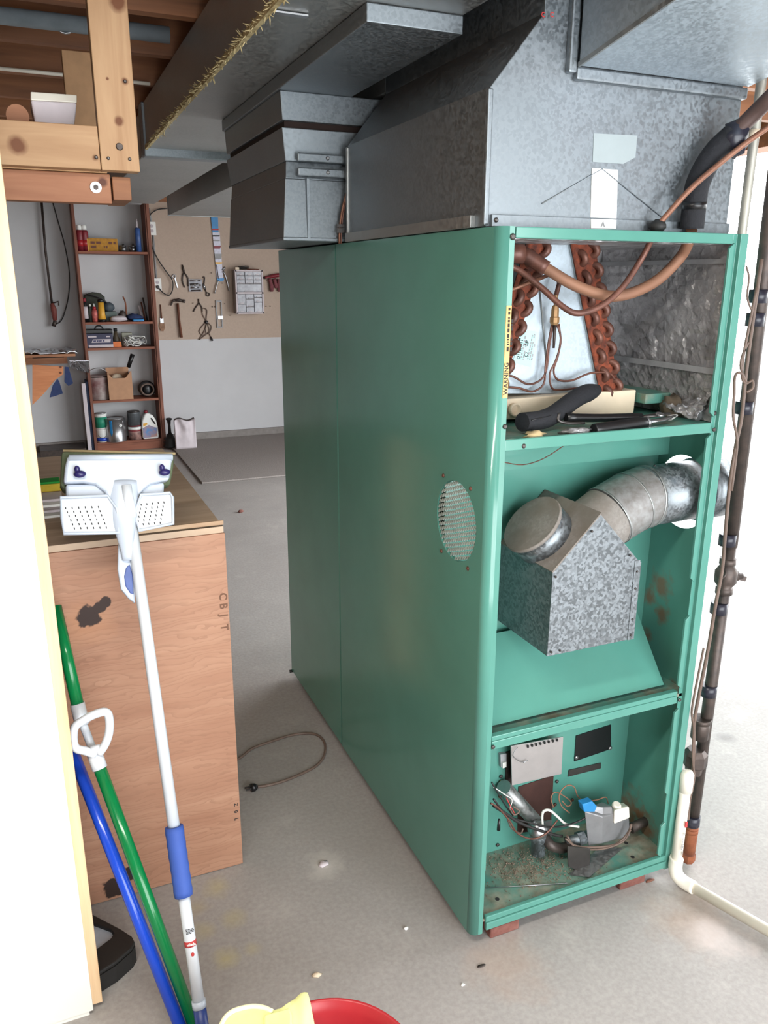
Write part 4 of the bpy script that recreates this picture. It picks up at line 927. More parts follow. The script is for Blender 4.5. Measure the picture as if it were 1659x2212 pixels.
dg = [at(x, y, y=.215) for x, y in ((206, 1630), (184, 1622), (164, 1616), (158, 1596), (162, 1570), (180, 1556), (205, 1543), (228, 1538), (236, 1552), (236, 1580), (228, 1606), (214, 1628))]
obj('d_grip', MB().tube(smooth(dg, 4), .0085, 12), 'white', gpo)
obj('grip_collar', MB().tube([at(196, 1622, y=.219), at(224, 1616, y=.219)], .0095, 12), 'white', gpo)
bpo = thing('blue_pole', 'bright blue mop pole leaning behind the white partition', 'broom', at(412, 2275, z=0))
bB = at(412, 2275, z=0); bM = at(210, 1760, y=.23)
obj('pole', MB().tube([bB, along(bB, bM, py=1560)], .0125, 18), 'bluepole', bpo)
obj('end_cap', MB().tube([bB, bB+(bM-bB).normalized()*.03], .0140, 18), 'black', bpo)

# ------------------------------------------------------------------ dustpan, bucket, cord, litter
du = thing('dustpan', 'black dustpan with grey scoop on floor behind partition', 'dustpan', at(240, 2040, z=0))
od = [at(x, y, z=.045) for x, y in ((120, 1930), (205, 1984), (262, 2014), (286, 2030), (292, 2042), (284, 2056), (250, 2086), (215, 2108), (120, 2150))]
idp = [at(x, y, z=.045) for x, y in ((120, 1965), (205, 2003), (240, 2016), (246, 2024), (240, 2034), (208, 2058), (120, 2105))]
obj('rim', MB().poly([*od, *idp[::-1]], (0, 0, .010)), 'blackrub', du, bevel=.003)
obj('skirt', MB().poly([V(p.x, p.y, .001) for p in od], (0, 0, .043)), 'blackrub', du)
obj('scoop', MB().poly([V(p.x, p.y, .0445) for p in idp], (0, 0, .003)), plain('scoop_grey', (176, 184, 194), .4), du)
bk = thing('bucket', 'dark red bucket at bottom edge of the photo', 'bucket', (-.50, -.385, 0))
bc = V(-.497, -.385, 0); hb = .27
far = at(625, 2178, z=hb); rb = .155; bc = V(far.x+.02, far.y-rb*.99, 0)
bk.location = bc; WL[bk.name] = bc
obj('shell', MB().lathe([(.105, 0), (.110, .004), (rb-.006, hb-.012), (rb, hb-.010), (rb+.003, hb-.004), (rb, hb), (rb-.004, hb-.003), (rb-.012, hb-.02), (.106, .008), (.0, .008)], bc, (0,0,1), 56), 'red', bk)
hdl = [bc+V((rb+.004)*math.cos(t), (rb+.004)*math.sin(t), hb-.02-.06*math.sin(max(0, t-math.pi))) for t in [math.pi+math.pi*i/16 for i in range(17)]]
obj('bail', MB().tube(hdl, .003, 6), 'steel', bk)
ylw = thing('yellow_cloth', 'pale yellow cleaning cloth draped over the bucket rim', 'cloth', bc+V(-.08, .1, hb))
def drape(u, v):
    ang = math.radians(84+56*u); s = -.11+.20*v
    r = rb+.004+max(0, s)*.25+.006*noise.noise(V(u*6, v*4, 1)) if s > 0 else rb+.004+s
    z = hb+.006-max(0, s-.012)*1.0-.35*max(0, -s-.02)+.008*noise.noise(V(u*7, v*7, 4))+.006*math.sin(u*14)*(.5-abs(v-.5))
    return bc+V(r*math.cos(ang), r*math.sin(ang), z)
obj('cloth', MB().grid(drape, 26, 18, .0035, (0,0,1)), 'yellowcloth', ylw)
lobe = [at(x, y, z=hb+.012) for x, y in ((470, 2235), (482, 2206), (496, 2190), (515, 2181), (545, 2175), (570, 2178), (588, 2186), (592, 2200), (570, 2230))]
obj('cloth_lobe', MB().poly(lobe, (0, 0, -.012)), 'yellowcloth', ylw, bevel=.004, seg=3)
obj('cloth_hem', MB().tube(smooth([q+V(0, 0, .001) for q in lobe[:7]]), .0042, 8), plain('pale_hem', (244, 242, 196), .9), ylw)
obj('cloth_flap', MB().poly([at(x, y, z=hb+.016) for x, y in ((570, 2192), (625, 2176), (630, 2190), (630, 2240), (570, 2240))], (0, 0, -.010)), 'yellowcloth', ylw, bevel=.003)
pc_ = thing('power_cord', 'black power cord with plug lying on floor between crate and furnace', 'cord', at(620, 1640, z=0))
cp = [at(x, y, z=.0045) for x, y in ((470, 1660), (517, 1638), (545, 1617), (585, 1602), (630, 1588), (670, 1584), (692, 1592), (703, 1610), (699, 1635), (682, 1655), (650, 1672), (610, 1688), (575, 1697), (552, 1700))]
obj('cable', MB().tube(smooth(cp, 5), .0042, 8), 'wirebrown', pc_)
p = at(542, 1702, z=.012); q_ = at(556, 1699, z=.010)
obj('plug', MB().tube([q_, q_.lerp(p, .4), p], [.006, .012, .013], 10), 'black', pc_)
dd = (p-q_).normalized(); sd = dd.cross(V(0,0,1))
for s_ in (-1, 1): obj('prong', MB().beam(p+sd*.006*s_, p+sd*.006*s_+dd*.018, .0015, .006), 'darksteel', pc_)
for nm, px_, py_, r, mat, lbl in (('leaf_litter', 683, 2108, (.012, .007, .003), 'cream', 'small dry leaf scrap on floor above the bucket'), ('wood_chip', 700, 1868, (.014, .012, .004), 'bagpaper', 'pale paint flake on the floor between crate and furnace'),
                             ('wire_scrap', 1040, 2088, (.010, .004, .002), 'iron', 'dark wire scrap on floor in front of the furnace'), ('paper_scrap', 1000, 2128, (.005, .004, .002), 'paper', 'tiny white fleck on floor nearest the camera'),
                             ('mortar_chip', 877, 2007, (.006, .005, .003), 'paper', 'white mortar chip on floor left of the furnace corner'), ('brick_chip', 520, 1107, (.018, .014, .010), 'brick', 'brown brick chip on floor near the grey carpet'),
                             ('grit_crumb', 228, 2116, (.004, .004, .003), 'ink', 'black grit crumb on floor below the dustpan'), ('wood_splinter', 1405, 1903, (.014, .005, .003), 'walnut', 'brown wood splinter on floor beside the right brick')):
    c = at(px_, py_, z=0); o = obj(nm, MB().ball(V(c.x, c.y, r[2]*.85), r, 9, .6), mat, None, c); tag(o, lbl, 'debris')

# ------------------------------------------------------------------ far end of the room
n_ = N('grey_carpet'); z_ = n_.noise(220, detail=3); cc = n_.ramp(z_.outputs[0], [(.3, lin((128, 120, 116))), (.7, lin((176, 168, 162)))])
n_.bump(z_.outputs[0], .8, .01); M['carpet'] = n_.fin(cc, .95)
cpt = obj('carpet', B((.26, 4.65, .001), (2.3, 6.38, .014)), 'carpet', None, (.7, 5.5, 0), bevel=.004); tag(cpt, 'grey loop carpet laid on the concrete by back wall', 'carpet')
hbm = obj('hardboard_panel', B((.20, BW-.008, .957), (2.5, BW-.001, 2.39)), 'hardboard', None, (1.3, BW, .957)); tag(hbm, 'beige hardboard tool panel fixed on the back wall', 'panel')
YH = BW-.009
bs = thing('shelf_unit', 'narrow open shelf unit of stained boards at back wall', 'shelf', (-.1, 6.3, 0))
XL, XR, YF = -.40, .20, 6.16
obj('side_board', B((XL-.005, YF, .0), (XL+.018, BW-.004, 2.12)), 'shelfside', bs, bevel=.001)
obj('side_board', B((XR-.018, YF, .0), (XR+.004, BW-.004, 2.12)), 'shelfside', bs, bevel=.001)
obj('face_strip', B((XR-.006, YF-.012, .0), (XR+.02, YF-.0005, 2.12)), 'shelfside', bs, bevel=.001)
SH = [1.722, 1.138, .920, .462, .088]
for z in SH: obj('shelf_board', B((XL+.019, YF+.002, z-.02), (XR-.019, BW-.006, z)), 'shelfwood', bs, bevel=.001)
obj('plinth', B((XL+.019, YF+.006, .001), (XR-.019, YF+.022, .066)), 'shelfwood', bs)
def on(px, py, s, y=6.26):
    c = at(px, py, y=y); return V(c.x, y, SH[s]+.0005)
def mk(name, lbl, cat, px, s, parts, y=6.26, group=None, py=600):
    c = on(px, (540, 692, 746, 862, 950)[s], s, y); t = thing(name, lbl, cat, c, group)
    for nm, mb, mat in parts(c): obj(nm, mb, mat, t)
    return t
cyl = lambda c, pr, n=18: MB().lathe(pr, c, (0,0,1), n)
GS = 'things on the shelf unit'
# top shelf
for px, lbl in ((175, 'left of two red spray cans on the top shelf'), (185.5, 'right of two red spray cans on the top shelf')):
    mk('spray_can', lbl, 'can', px, 0, lambda c: (('body', cyl(c, [(.030, 0), (.030, .15), (.024, .17)]), 'darkred'), ('cap', cyl(c, [(.020, .17), (.020, .205), (.016, .21)]), 'paper'), ('label_band', cyl(c, [(.0305, .04), (.0305, .09)]), 'red')), y=6.24, group='red spray cans')
c = on(223, 540, 0, 6.24); bxo = thing('yellow_box', 'long ochre printed box on the top shelf', 'box', c)
obj('carton', MB().box((c.x-.115, c.y-.03, c.z), (c.x+.12, c.y+.05, c.z+.105)), 'ochre', bxo, bevel=.002)
obj('end_flap', MB().box((c.x-.126, c.y-.028, c.z), (c.x-.1155, c.y+.05, c.z+.10)), 'yellow', bxo)
printing(bxo, V(c.x-.10, c.y-.0305, c.z+.060), V(1,0,0), V(0,0,1), .20, 2, .020, 'brown', .75)
for px, lbl in ((266, 'left small silver tin on the top shelf'), (287, 'right small silver tin on the top shelf')):
    mk('small_tin', lbl, 'tin', px, 0, lambda c: (('body', cyl(c, [(.030, 0), (.030, .045)]), 'steel'), ('lid', cyl(c, [(.031, .045), (.031, .052), (.012, .054), (.012, .066)]), 'steel')), group='small silver tins')
mk('caulk_tube', 'blue caulk tube standing at right of the top shelf', 'tube', 300, 0, lambda c: (('tube', cyl(c, [(.024, 0), (.024, .19), (.012, .20)]), plain('blue_label', (62, 92, 150), .4, var=.25, scale=30)), ('nozzle', cyl(c, [(.008, .20), (.004, .27)]), 'bagpaper')), y=6.22)
# second shelf
mk('spray_can', 'dark spray can with white label on second shelf', 'can', 186, 1, lambda c: (('body', cyl(c, [(.022, 0), (.022, .16), (.014, .17)]), 'black'), ('label_band', cyl(c, [(.0225, .03), (.0225, .13)]), 'bagpaper'), ('cap', cyl(c, [(.016, .17), (.016, .2)]), 'darkred')), y=6.21)
mk('oil_bottle', 'slim dark bottle behind the red glue bottle', 'bottle', 197, 1, lambda c: (('body', cyl(c, [(.018, 0), (.018, .11), (.008, .13)]), 'greytarp'), ('cap', cyl(c, [(.009, .13), (.009, .15)]), 'wirewhite')), y=6.23)
mk('glue_bottle', 'red glue bottle with pointed nozzle on second shelf', 'bottle', 206, 1, lambda c: (('body', cyl(c, [(.024, 0), (.025, .08), (.02, .10)]), plain('glue_label', (186, 96, 90), .5, var=.4, scale=50)), ('cap', cyl(c, [(.017, .10), (.012, .13)]), 'red'), ('nozzle', cyl(c, [(.006, .13), (.003, .155)]), 'paper')), y=6.21)
mk('torch_light', 'yellow flashlight standing on second shelf', 'flashlight', 221, 1, lambda c: (('body', cyl(c, [(.034, .02), (.028, .07), (.025, .165)]), 'yellow'), ('base_ring', cyl(c, [(.036, 0), (.036, .022)]), 'black'), ('top_ring', cyl(c, [(.027, .165), (.027, .185), (.018, .195)]), 'black')), y=6.20)
c = on(205, 692, 1, 6.34); tp = thing('folded_tarp', 'dark grey bundled tarp behind bottles on second shelf', 'tarp', c)
obj('bundle', MB().ball(c+V(0, 0, .12), (.11, .045, .12), 18, .35), 'greytarp', tp); obj('strap', MB().tube(smooth([c+V(-.05, -.04, .23), c+V(.05, -.05, .20), c+V(.11, -.04, .16), c+V(.12, -.03, .14)]), .006, 6), 'black', tp)
c = on(240, 692, 1, 6.31); gb = thing('tool_pouch', 'green grey lidded box on second shelf behind white pouch', 'box', c)
obj('lower_case', MB().box((c.x-.05, c.y-.04, c.z), (c.x+.05, c.y+.04, c.z+.085)), plain('greengrey', (94, 108, 104), .6, var=.15), gb, bevel=.008); obj('upper_case', MB().ball(c+V(-.01, 0, .12), (.048, .035, .045), 12, .3), plain('slate_case', (66, 76, 84), .6), gb)
c = on(256, 694, 1, 6.21); wp_ = obj('white_pouch', MB().ball(c+V(0, 0, .024), (.075, .035, .026), 16, .25), 'bagpaper', None, c); tag(wp_, 'pale grey soft pouch lying on second shelf', 'pouch')
c = on(268, 692, 1, 6.30); ck = thing('clamp_tool', 'black clamp with upright crooked rod on second shelf', 'tool', c)
obj('body', MB().ball(c+V(-.01, 0, .045), (.035, .03, .048), 12, .3), 'iron', ck); obj('rod', MB().tube(smooth([c+V(.02, 0, .04), c+V(.026, 0, .12), c+V(.022, 0, .17), c+V(.008, 0, .21)]), .006, 8), 'rustiron', ck)
c = on(292, 692, 1, 6.28); bt_ = obj('dark_bag', MB().ball(c+V(0, 0, .03), (.065, .04, .034), 14, .5), 'navycloth', None, c); tag(bt_, 'dark rumpled bag on second shelf beside blue packet', 'bag')
c = on(301, 694, 1, 6.20); bp_ = obj('blue_packet', B((c.x-.055, c.y-.02, c.z), (c.x+.04, c.y+.03, c.z+.02)), 'cyan', None, c, bevel=.006); tag(bp_, 'flat bright blue packet at front of second shelf', 'packet')
for i, (dx, h, m, lb) in enumerate(((.0, .13, 'bagpaper', 'pale rolled paper leaning at right end of second shelf'), (.022, .16, 'brown', 'brown rod leaning at right end of second shelf'), (.040, .20, 'darksteel', 'dark rod leaning against right side of shelf unit'))):
    c = on(306, 692, 1, 6.33)+V(dx, 0, 0); o = obj('leaning_rod', MB().tube([c+V(.01, 0, 0), c+V(-.012, .02, h)], .007, 8), m, None, c); tag(o, lb, 'rod')
# third shelf
c = on(217, 746, 2, 6.24); ba = thing('car_battery', 'dark blue battery with white lettering on third shelf', 'battery', c)
obj('case', MB().box((c.x-.115, c.y-.05, c.z), (c.x+.105, c.y+.09, c.z+.12)), plain('battery_navy', (50, 50, 78), .5, var=.1), ba, bevel=.004)
obj('lid', MB().box((c.x-.118, c.y-.053, c.z+.121), (c.x+.108, c.y+.09, c.z+.155)), 'black', ba, bevel=.005); obj('carry_handle', MB().tube(arc(c+V(0, 0, .15), .035, 0, math.pi, (1,0,0), (0,0,1), 8), .006, 6), 'black', ba)
obj('lower_stripe', MB().box((c.x-.10, c.y-.0515, c.z+.004), (c.x+.104, c.y-.0495, c.z+.026)), 'bagpaper', ba); obj('label_bar', MB().box((c.x-.10, c.y-.0515, c.z+.088), (c.x-.03, c.y-.0495, c.z+.10)), 'bagpaper', ba); obj('label_bar', MB().box((c.x+.05, c.y-.0515, c.z+.088), (c.x+.08, c.y-.0495, c.z+.10)), 'bagpaper', ba)
obj('name_strip', MB().poly([V(c.x-.075, c.y-.0515, c.z+.044), V(c.x+.082, c.y-.0515, c.z+.044), V(c.x+.088, c.y-.0515, c.z+.072), V(c.x-.060, c.y-.0515, c.z+.072)], (0, .002, 0)), 'bagpaper', ba); printing(ba, V(c.x-.060, c.y-.0518, c.z+.052), V(1,0,0), V(.25,0,1).normalized(), .13, 1, .012, 'navy', .6)
c = on(253, 746, 2, 6.23); ob = obj('orange_box', B((c.x-.038, c.y-.02, c.z), (c.x+.036, c.y+.03, c.z+.046)), 'orange', None, c, bevel=.002); tag(ob, 'small orange carton beside the dark blue battery', 'box')
mk('brown_bottle', 'brown bottle behind the small orange carton', 'bottle', 252, 2, lambda c: (('body', cyl(c, [(.032, 0), (.032, .06), (.018, .09), (.014, .13)]), plain('brown_glass', (86, 74, 58), .4)), ('cap', cyl(c, [(.016, .13), (.016, .155)]), 'blackrub')), y=6.33)
c = on(272, 746, 2, 6.33); pbx = obj('clear_carton', B((c.x-.03, c.y-.02, c.z), (c.x+.06, c.y+.04, c.z+.115)), plain('greenish_card', (160, 160, 144), .6), None, c, bevel=.003); tag(pbx, 'pale greenish carton behind the coil of cords', 'box')
c = on(291, 746, 2, 6.23); cdz = thing('cord_bundle', 'tangle of white cords on third shelf', 'cord', c)
for i in range(9):
    pts = [c+V(-.09+.19*random.random(), random.uniform(-.03, .05), .004+random.uniform(0, .09)) for _ in range(6)]
    obj('cord_loop', MB().tube(smooth(pts), .0038, 6), ('wirewhite', 'paper', 'grey')[i % 3], cdz)
obj('coil', MB().tube(smooth([c+V(.02+.035*math.cos(t), -.02+.004*t, .022+.018*math.sin(t)) for t in [i*.7 for i in range(20)]], 2), .004, 6), 'paper', cdz)
# fourth shelf
mk('paint_pail', 'maroon paint pail with torn pale label on fourth shelf', 'can', 215, 3, lambda c: (('pail', cyl(c, [(.085, 0), (.088, .20), (.09, .205), (.086, .21)], 28), plain('torn_label', (118, 62, 66), .6, c2=(206, 198, 192), scale=9)), ('bail', MB().tube(arc(c+V(0, -.02, .20), .09, 0, math.pi, (1,0,0), (0,-.3,.6), 10), .003, 6), 'steel'), ('rim', cyl(c, [(.091, .198), (.091, .207)], 28), 'darksteel')), y=6.28)
c = on(262, 862, 3, 6.24); cb_ = thing('cardboard_box', 'open cardboard box of odds on fourth shelf', 'box', c)
for nm, a, b in (('front_wall', (-.105, -.07, 0), (.10, -.065, .19)), ('back_wall', (-.105, .09, 0), (.10, .095, .27)), ('side_wall', (-.105, -.065, 0), (-.10, .09, .24)), ('side_wall', (.095, -.065, 0), (.10, .09, .23)), ('bottom', (-.10, -.065, 0), (.095, .09, .005))): obj(nm, B(tuple(c+V(a)), tuple(c+V(b))), 'cardboard', cb_)
obj('front_corner', MB().poly([c+V(-.105, -.07, .19), c+V(-.105, -.07, .235), c+V(-.06, -.07, .19)], (0, .005, 0)), 'cardboard', cb_); obj('front_corner', MB().poly([c+V(.10, -.07, .19), c+V(.10, -.07, .255), c+V(.045, -.07, .19)], (0, .005, 0)), 'cardboard', cb_)
b2 = obj('tape_roll', MB().lathe([(.028, 0), (.048, 0), (.048, .03), (.028, .03)], c+V(-.02, .03, .165), (.1,-.7,.6), 20), 'cream', None, c+V(-.02, .03, .17)); tag(b2, 'tan tape roll inside the open cardboard box', 'tape')
b3 = obj('black_rag', MB().ball(c+V(-.02, .03, .080), (.07, .05, .072), 14, .4), 'blackrub', None, c+V(-.02, .03, .006)); tag(b3, 'black rag stuffed in the open cardboard box', 'rag')
kn_ = thing('black_handled_tool', 'black handled scraper sticking out of the cardboard box', 'tool', c+V(.06, 0, .006))
obj('handle', MB().tube([c+V(.085, .0, .275), c+V(.13, -.01, .39)], [.017, .02], 10), 'black', kn_); obj('blade', MB().beam(c+V(.06, .0, .02), c+V(.088, .0, .28), .004, .022, (0,1,0)), 'steel', kn_)
c = on(319, 860, 3, 6.25); hs = thing('black_hose_coil', 'coiled black hose at right end of fourth shelf', 'hose', c)
for i in range(6):
    r = .052+.006*(i % 3)
    obj('hose_loop', MB().tube([c+V(r*1.05*math.cos(t), -.03+.012*i+.008*math.sin(t), .072+r*.95*math.sin(t)+.004*(i % 2)) for t in [2*math.pi*k/24 for k in range(24)]], .0085, 8, closed=True), 'black' if i else 'wirebrown', hs)
obj('core', MB().ball(c+V(0, 0, .065), (.045, .03, .055), 12, .4), 'black', hs)
# bottom shelf
mk('paint_can', 'white quart can with blue base label at left of bottom shelf', 'can', 222, 4, lambda c: (('can', cyl(c, [(.052, 0), (.052, .105), (.054, .108), (.054, .112), (.046, .113)], 26), 'paper'), ('label_band', MB().lathe([(.0525, .008), (.0525, .04)], c, (0,0,1), 26), 'blue'), ('bail', MB().tube(arc(c+V(0, -.053, .08), .04, 3.5, 5.6, (1,0,0), (0,0,1), 8), .002, 5), 'darksteel')), y=6.22)
c = on(222, 950, 4, 6.22)+V(0, .005, .1145); tg = thing('paint_can', 'small can with green label stacked on the white quart can', 'can', c)
obj('can', cyl(c, [(.052, 0), (.052, .125), (.055, .128), (.055, .135), (.044, .136)], 26), 'paper', tg); obj('label_band', cyl(c, [(.0525, .015), (.0525, .11)], 26), 'teal', tg); obj('lid', cyl(c, [(.046, .136), (.05, .14), (.05, .144), (.04, .143)], 26), 'steel', tg)
mk('paint_can', 'large bare steel gallon paint can with blue drip', 'can', 252, 4, lambda c: (('can', cyl(c, [(.092, 0), (.092, .004), (.090, .006), (.090, .20), (.094, .204), (.094, .21), (.084, .21), (.08, .204)], 32), 'steel'), ('blue_drip', MB().grid(lambda u, v: c+V(.0912*math.cos(math.radians(-128+16*u)), .0912*math.sin(math.radians(-128+16*u)), .195-.145*v*(1-.25*abs(u-.5)*2)), 6, 8, .001, (0,-1,0)), 'cyan'), ('bail_ear', MB().lathe([(.014, 0), (.014, .006)], c+V(.037, -.083, .15), (.4,-.9,0), 12), 'paper'), ('bail', MB().tube(smooth([c+V(.04, -.09, .15), c+V(.06, -.09, .19), c+V(.075, -.05, .215), c+V(.05, -.02, .215)]), .0025, 6), 'steel')), y=6.21)
mk('paint_can', 'dark printed can with red stripe right of the steel can', 'can', 293, 4, lambda c: (('can', cyl(c, [(.056, 0), (.056, .09), (.052, .096)], 26), plain('dark_label', (70, 50, 54), .5, c2=(180, 140, 130), scale=26)), ('lid', cyl(c, [(.058, .094), (.058, .115), (.05, .116)], 26), 'paper'), ('stripe', cyl(c, [(.0565, .078), (.0565, .088)], 26), 'darkred')), y=6.22)
c = on(293, 950, 4, 6.22)+V(0, 0, .1175); t3 = thing('paint_can', 'grey steel can stacked on the dark printed can', 'can', c)
obj('can', cyl(c, [(.055, 0), (.055, .12), (.058, .124), (.058, .132), (.048, .132), (.046, .126)], 26), 'galv', t3); obj('stripe', cyl(c, [(.0555, .004), (.0555, .014)], 26), 'darkred', t3); obj('lid', cyl(c, [(.05, .128), (.054, .136), (.054, .142), (.04, .140)], 26), 'darksteel', t3)
c = on(325, 948, 4, 6.21); jg = thing('bleach_jug', 'white plastic jug with red cap and blue label on bottom shelf', 'jug', c)
jp = [(-.066, 0), (.068, 0), (.072, .02), (.070, .11), (.058, .17), (.034, .212), (.0, .232), (-.012, .236), (-.034, .236), (-.046, .215), (-.066, .17), (-.072, .12), (-.072, .02)]
jb = obj('bottle', MB().poly([c+V(x, -.04, z) for x, z in jp], (0, .08, 0)), 'paper', jg, bevel=.014, seg=3)
obj('handle_hole', MB().poly([c+V(x, -.0412, z) for x, z in ((.012, .195), (.022, .19), (.05, .145), (.052, .13), (.042, .132), (.02, .165), (.01, .185))], (0, .01, 0)), 'ink', jg)
obj('cap', cyl(c+V(-.024, 0, .236), [(.017, 0), (.017, .02), (.014, .023)], 16), 'darkred', jg)
obj('label_panel', MB().poly([c+V(x, -.0415, z) for x, z in ((-.062, .012), (.06, .02), (.062, .1), (.03, .11), (-.01, .13), (-.064, .105))], (0, .002, 0)), plain('jug_label', (70, 140, 200), .5, c2=(196, 140, 110), scale=16), jg)
obj('label_panel', MB().poly([c+V(x, -.0415, z) for x, z in ((-.058, .118), (-.02, .135), (-.024, .15), (-.058, .146))], (0, .002, 0)), 'yellow', jg)
# between shelf and left: board, sawhorse table, hanging torch
lbq = obj('blue_board', B((-.425, 6.19, 0), (-.408, 6.40, .63)), plain('dusty_blue', (70, 84, 116), .7), None, (-.415, 6.3, 0)); tag(lbq, 'dusty blue board standing against shelf unit side', 'board')
lbw = obj('white_lath', B((-.462, 6.17, 0), (-.430, 6.20, .62)), 'bagpaper', None, (-.445, 6.18, 0), bevel=.002); tag(lbw, 'white lath leaning upright left of the shelf unit', 'board')
wt = thing('work_table', 'orange wood bracket table covered in foil scraps', 'table', (-.75, 6.0, 0))
yt = 5.85
obj('table_top', B((-1.7, yt-.02, .885), (-.50, BW-.03, .905)), 'pine_red', wt)
obj('gusset', MB().poly([at(x, y, y=yt) for x, y in ((70, 788), (137, 792), (137, 808), (120, 820), (95, 850), (70, 875))], (0, .02, 0)), wood('orange_board', (196, 122, 78), (224, 152, 106), 'x', 24, 8), wt)
for px_, py_ in ((131, 793), (131, 805)): obj('bolt_hole', MB().lathe([(.009, 0), (.009, .004)], at(px_, py_, y=yt-.001), (0,-1,0), 10), 'brown', wt)
obj('table_leg', B((-1.6, 5.9, 0), (-1.55, 5.95, .885)), 'pine_red', wt); obj('table_leg', B((-1.6, 6.3, 0), (-1.55, 6.35, .885)), 'pine_red', wt)
obj('wall_cleat', B((-1.7, 6.35, .78), (-.55, 6.39, .884)), 'pine_red', wt)
fs_ = obj('foil_sheet', MB().grid(lambda u, v: V(-1.1+.62*u, yt-.02+.35*v, .908+.035*abs(noise.fractal(V(u*7, v*5, 2), 1, 2, 3))), 30, 14, .003, (0,0,1), False), 'foilshine', None, (-.8, 6.0, .906)); tag(fs_, 'wrinkled aluminium foil sheet spread on the table top', 'foil')
fs2 = obj('foil_strip', MB().grid(lambda u, v: at(150+42*u, 780+14*v+12*u*v, y=5.95+.1*v)+V(0, 0, .012*noise.noise(V(u*6, v*4, 8))), 14, 6, .003, (0,0,1), False), 'foilshine', None, at(170, 790, y=5.98)); tag(fs2, 'crumpled foil strip hanging off the table towards the shelf', 'foil')
rd = obj('dark_rod', MB().tube([at(70, 772, y=6.0), at(138, 770, y=6.0)], .008, 8), 'blackrub', None, at(110, 771, y=6.0)); tag(rd, 'thin black rod lying on the foil covered table', 'rod')
for nm, pts, y_, lb in (('blue_rag', ((140, 792), (148, 793), (158, 828), (148, 834), (139, 825)), yt-.005, 'navy rag strip hanging at right end of the table'), ('blue_rag', ((124, 818), (128, 824), (136, 850), (118, 856), (107, 859), (114, 832)), yt-.012, 'navy triangular rag hanging below the orange bracket')):
    p0 = at(*pts[0], y=y_); o = obj(nm, MB().poly([at(a, b, y=y_) for a, b in pts], (0, .006, 0)), 'navycloth', None, p0, bevel=.001); tag(o, lb, 'rag', 'navy rags on the table')
bs_ = obj('low_crate', B((-.86, 6.1, 0), (-.48, 6.40, .06)), 'iron', None, (-.67, 6.25, 0), bevel=.004); tag(bs_, 'low dark box on floor under the foil table', 'box')
tq = thing('hanging_blowtorch', 'rusty red torch head on a long pipe hung on back wall', 'torch', at(117, 700, y=6.40))
obj('pipe', MB().tube([at(89, 425, y=6.37), at(98, 540, y=6.37), at(112, 655, y=6.37)], .010, 10), 'iron', tq)
obj('torch_head', MB().tube([at(112, 655, y=6.36), at(116, 668, y=6.36), at(119, 692, y=6.36)], [.016, .024, .018], 12), plain('faded_red', (130, 66, 58), .6, var=.2), tq)
obj('valve', MB().tube([at(114, 655, y=6.355), at(126, 651, y=6.355), at(127, 660, y=6.355)], .006, 8), 'iron', tq); obj('nozzle', MB().tube([at(119, 692, y=6.36), at(116, 705, y=6.36)], [.014, .018], 10), 'iron', tq)
hq = obj('hose_line', MB().tube(smooth([at(x, y, y=6.40) for x, y in ((112, 430), (126, 480), (140, 530), (150, 590), (148, 640), (138, 680), (130, 695), (121, 700))]), .0045, 8), 'wireblack', None, at(121, 700, y=6.4)); tag(hq, 'black hose looping from the torch up the back wall', 'hose')

# electrics beside the shelf
cdx = thing('outlet_conduit', 'thin grey conduit joining two outlet boxes on tool panel', 'conduit', at(333, 560, y=YH))
obj('tube', MB().tube([at(330, 500, y=YH-.012), at(338, 603, y=YH-.012)], .008, 8), 'grey', cdx); obj('upper_tube', MB().tube([at(322, 450, y=YH-.012), at(327, 484, y=YH-.012)], .008, 8), 'grey', cdx)
def outlet(px0, py0, px1, py1, lbl, dup):
    a, b = at(px0, py1, y=YH-.03), at(px1, py0, y=YH-.03); t = thing('outlet_box', lbl, 'outlet', at((px0+px1)/2, (py0+py1)/2, y=YH), 'outlet boxes')
    obj('box', B((a.x, YH-.03, a.z), (b.x, YH, b.z)), 'grey', t, bevel=.004); obj('cover', B((a.x-.003, YH-.034, a.z-.003), (b.x+.003, YH-.030, b.z+.003)), 'paper', t, bevel=.003)
    cx, cz = (a.x+b.x)/2, (a.z+b.z)/2
    for s_ in (-1, 1):
        r_ = obj('receptacle', MB().lathe([(.016, 0), (.016, .003)], (cx, YH-.034, cz+s_*.02), (0,-1,0), 16), 'bagpaper', t)
        for q in (-1, 1): obj('slot', B((cx+q*.006-.001, YH-.0375, cz+s_*.02-.004), (cx+q*.006+.001, YH-.0369, cz+s_*.02+.005)), 'ink', r_)
    return cx, cz
outlet(320, 480, 335, 507, 'upper white outlet box high on conduit by shelf', 0)
ox, oz = outlet(333, 602, 347, 628, 'lower white outlet box with black plug beside shelf', 1)
pcd = thing('appliance_cord', 'black cord plugged into lower outlet and looping up to duct', 'cord', at(345, 620, y=YH-.04))
obj('plug', MB().lathe([(.014, 0), (.014, .018), (.008, .026)], (ox, YH-.038, oz-.02), (0,-1,0), 14), 'black', pcd)
obj('cable', MB().tube(smooth([V(ox, YH-.06, oz-.02)]+[at(x, y, y=YH-.03) for x, y in ((352, 632), (365, 638), (373, 625), (372, 605), (358, 585), (340, 558), (325, 525), (320, 500), (319, 478), (326, 462), (340, 453), (362, 450))], 4), .005, 8), 'wireblack', pcd)
pst = obj('wall_post', B((at(316, 480, y=YH).x-.01, YH-.012, .96), (at(322, 480, y=YH).x+.012, YH, 2.38)), 'hardboard', None, at(318, 700, y=YH), bevel=.002); tag(pst, 'narrow vertical batten between shelf unit and tool panel', 'batten')

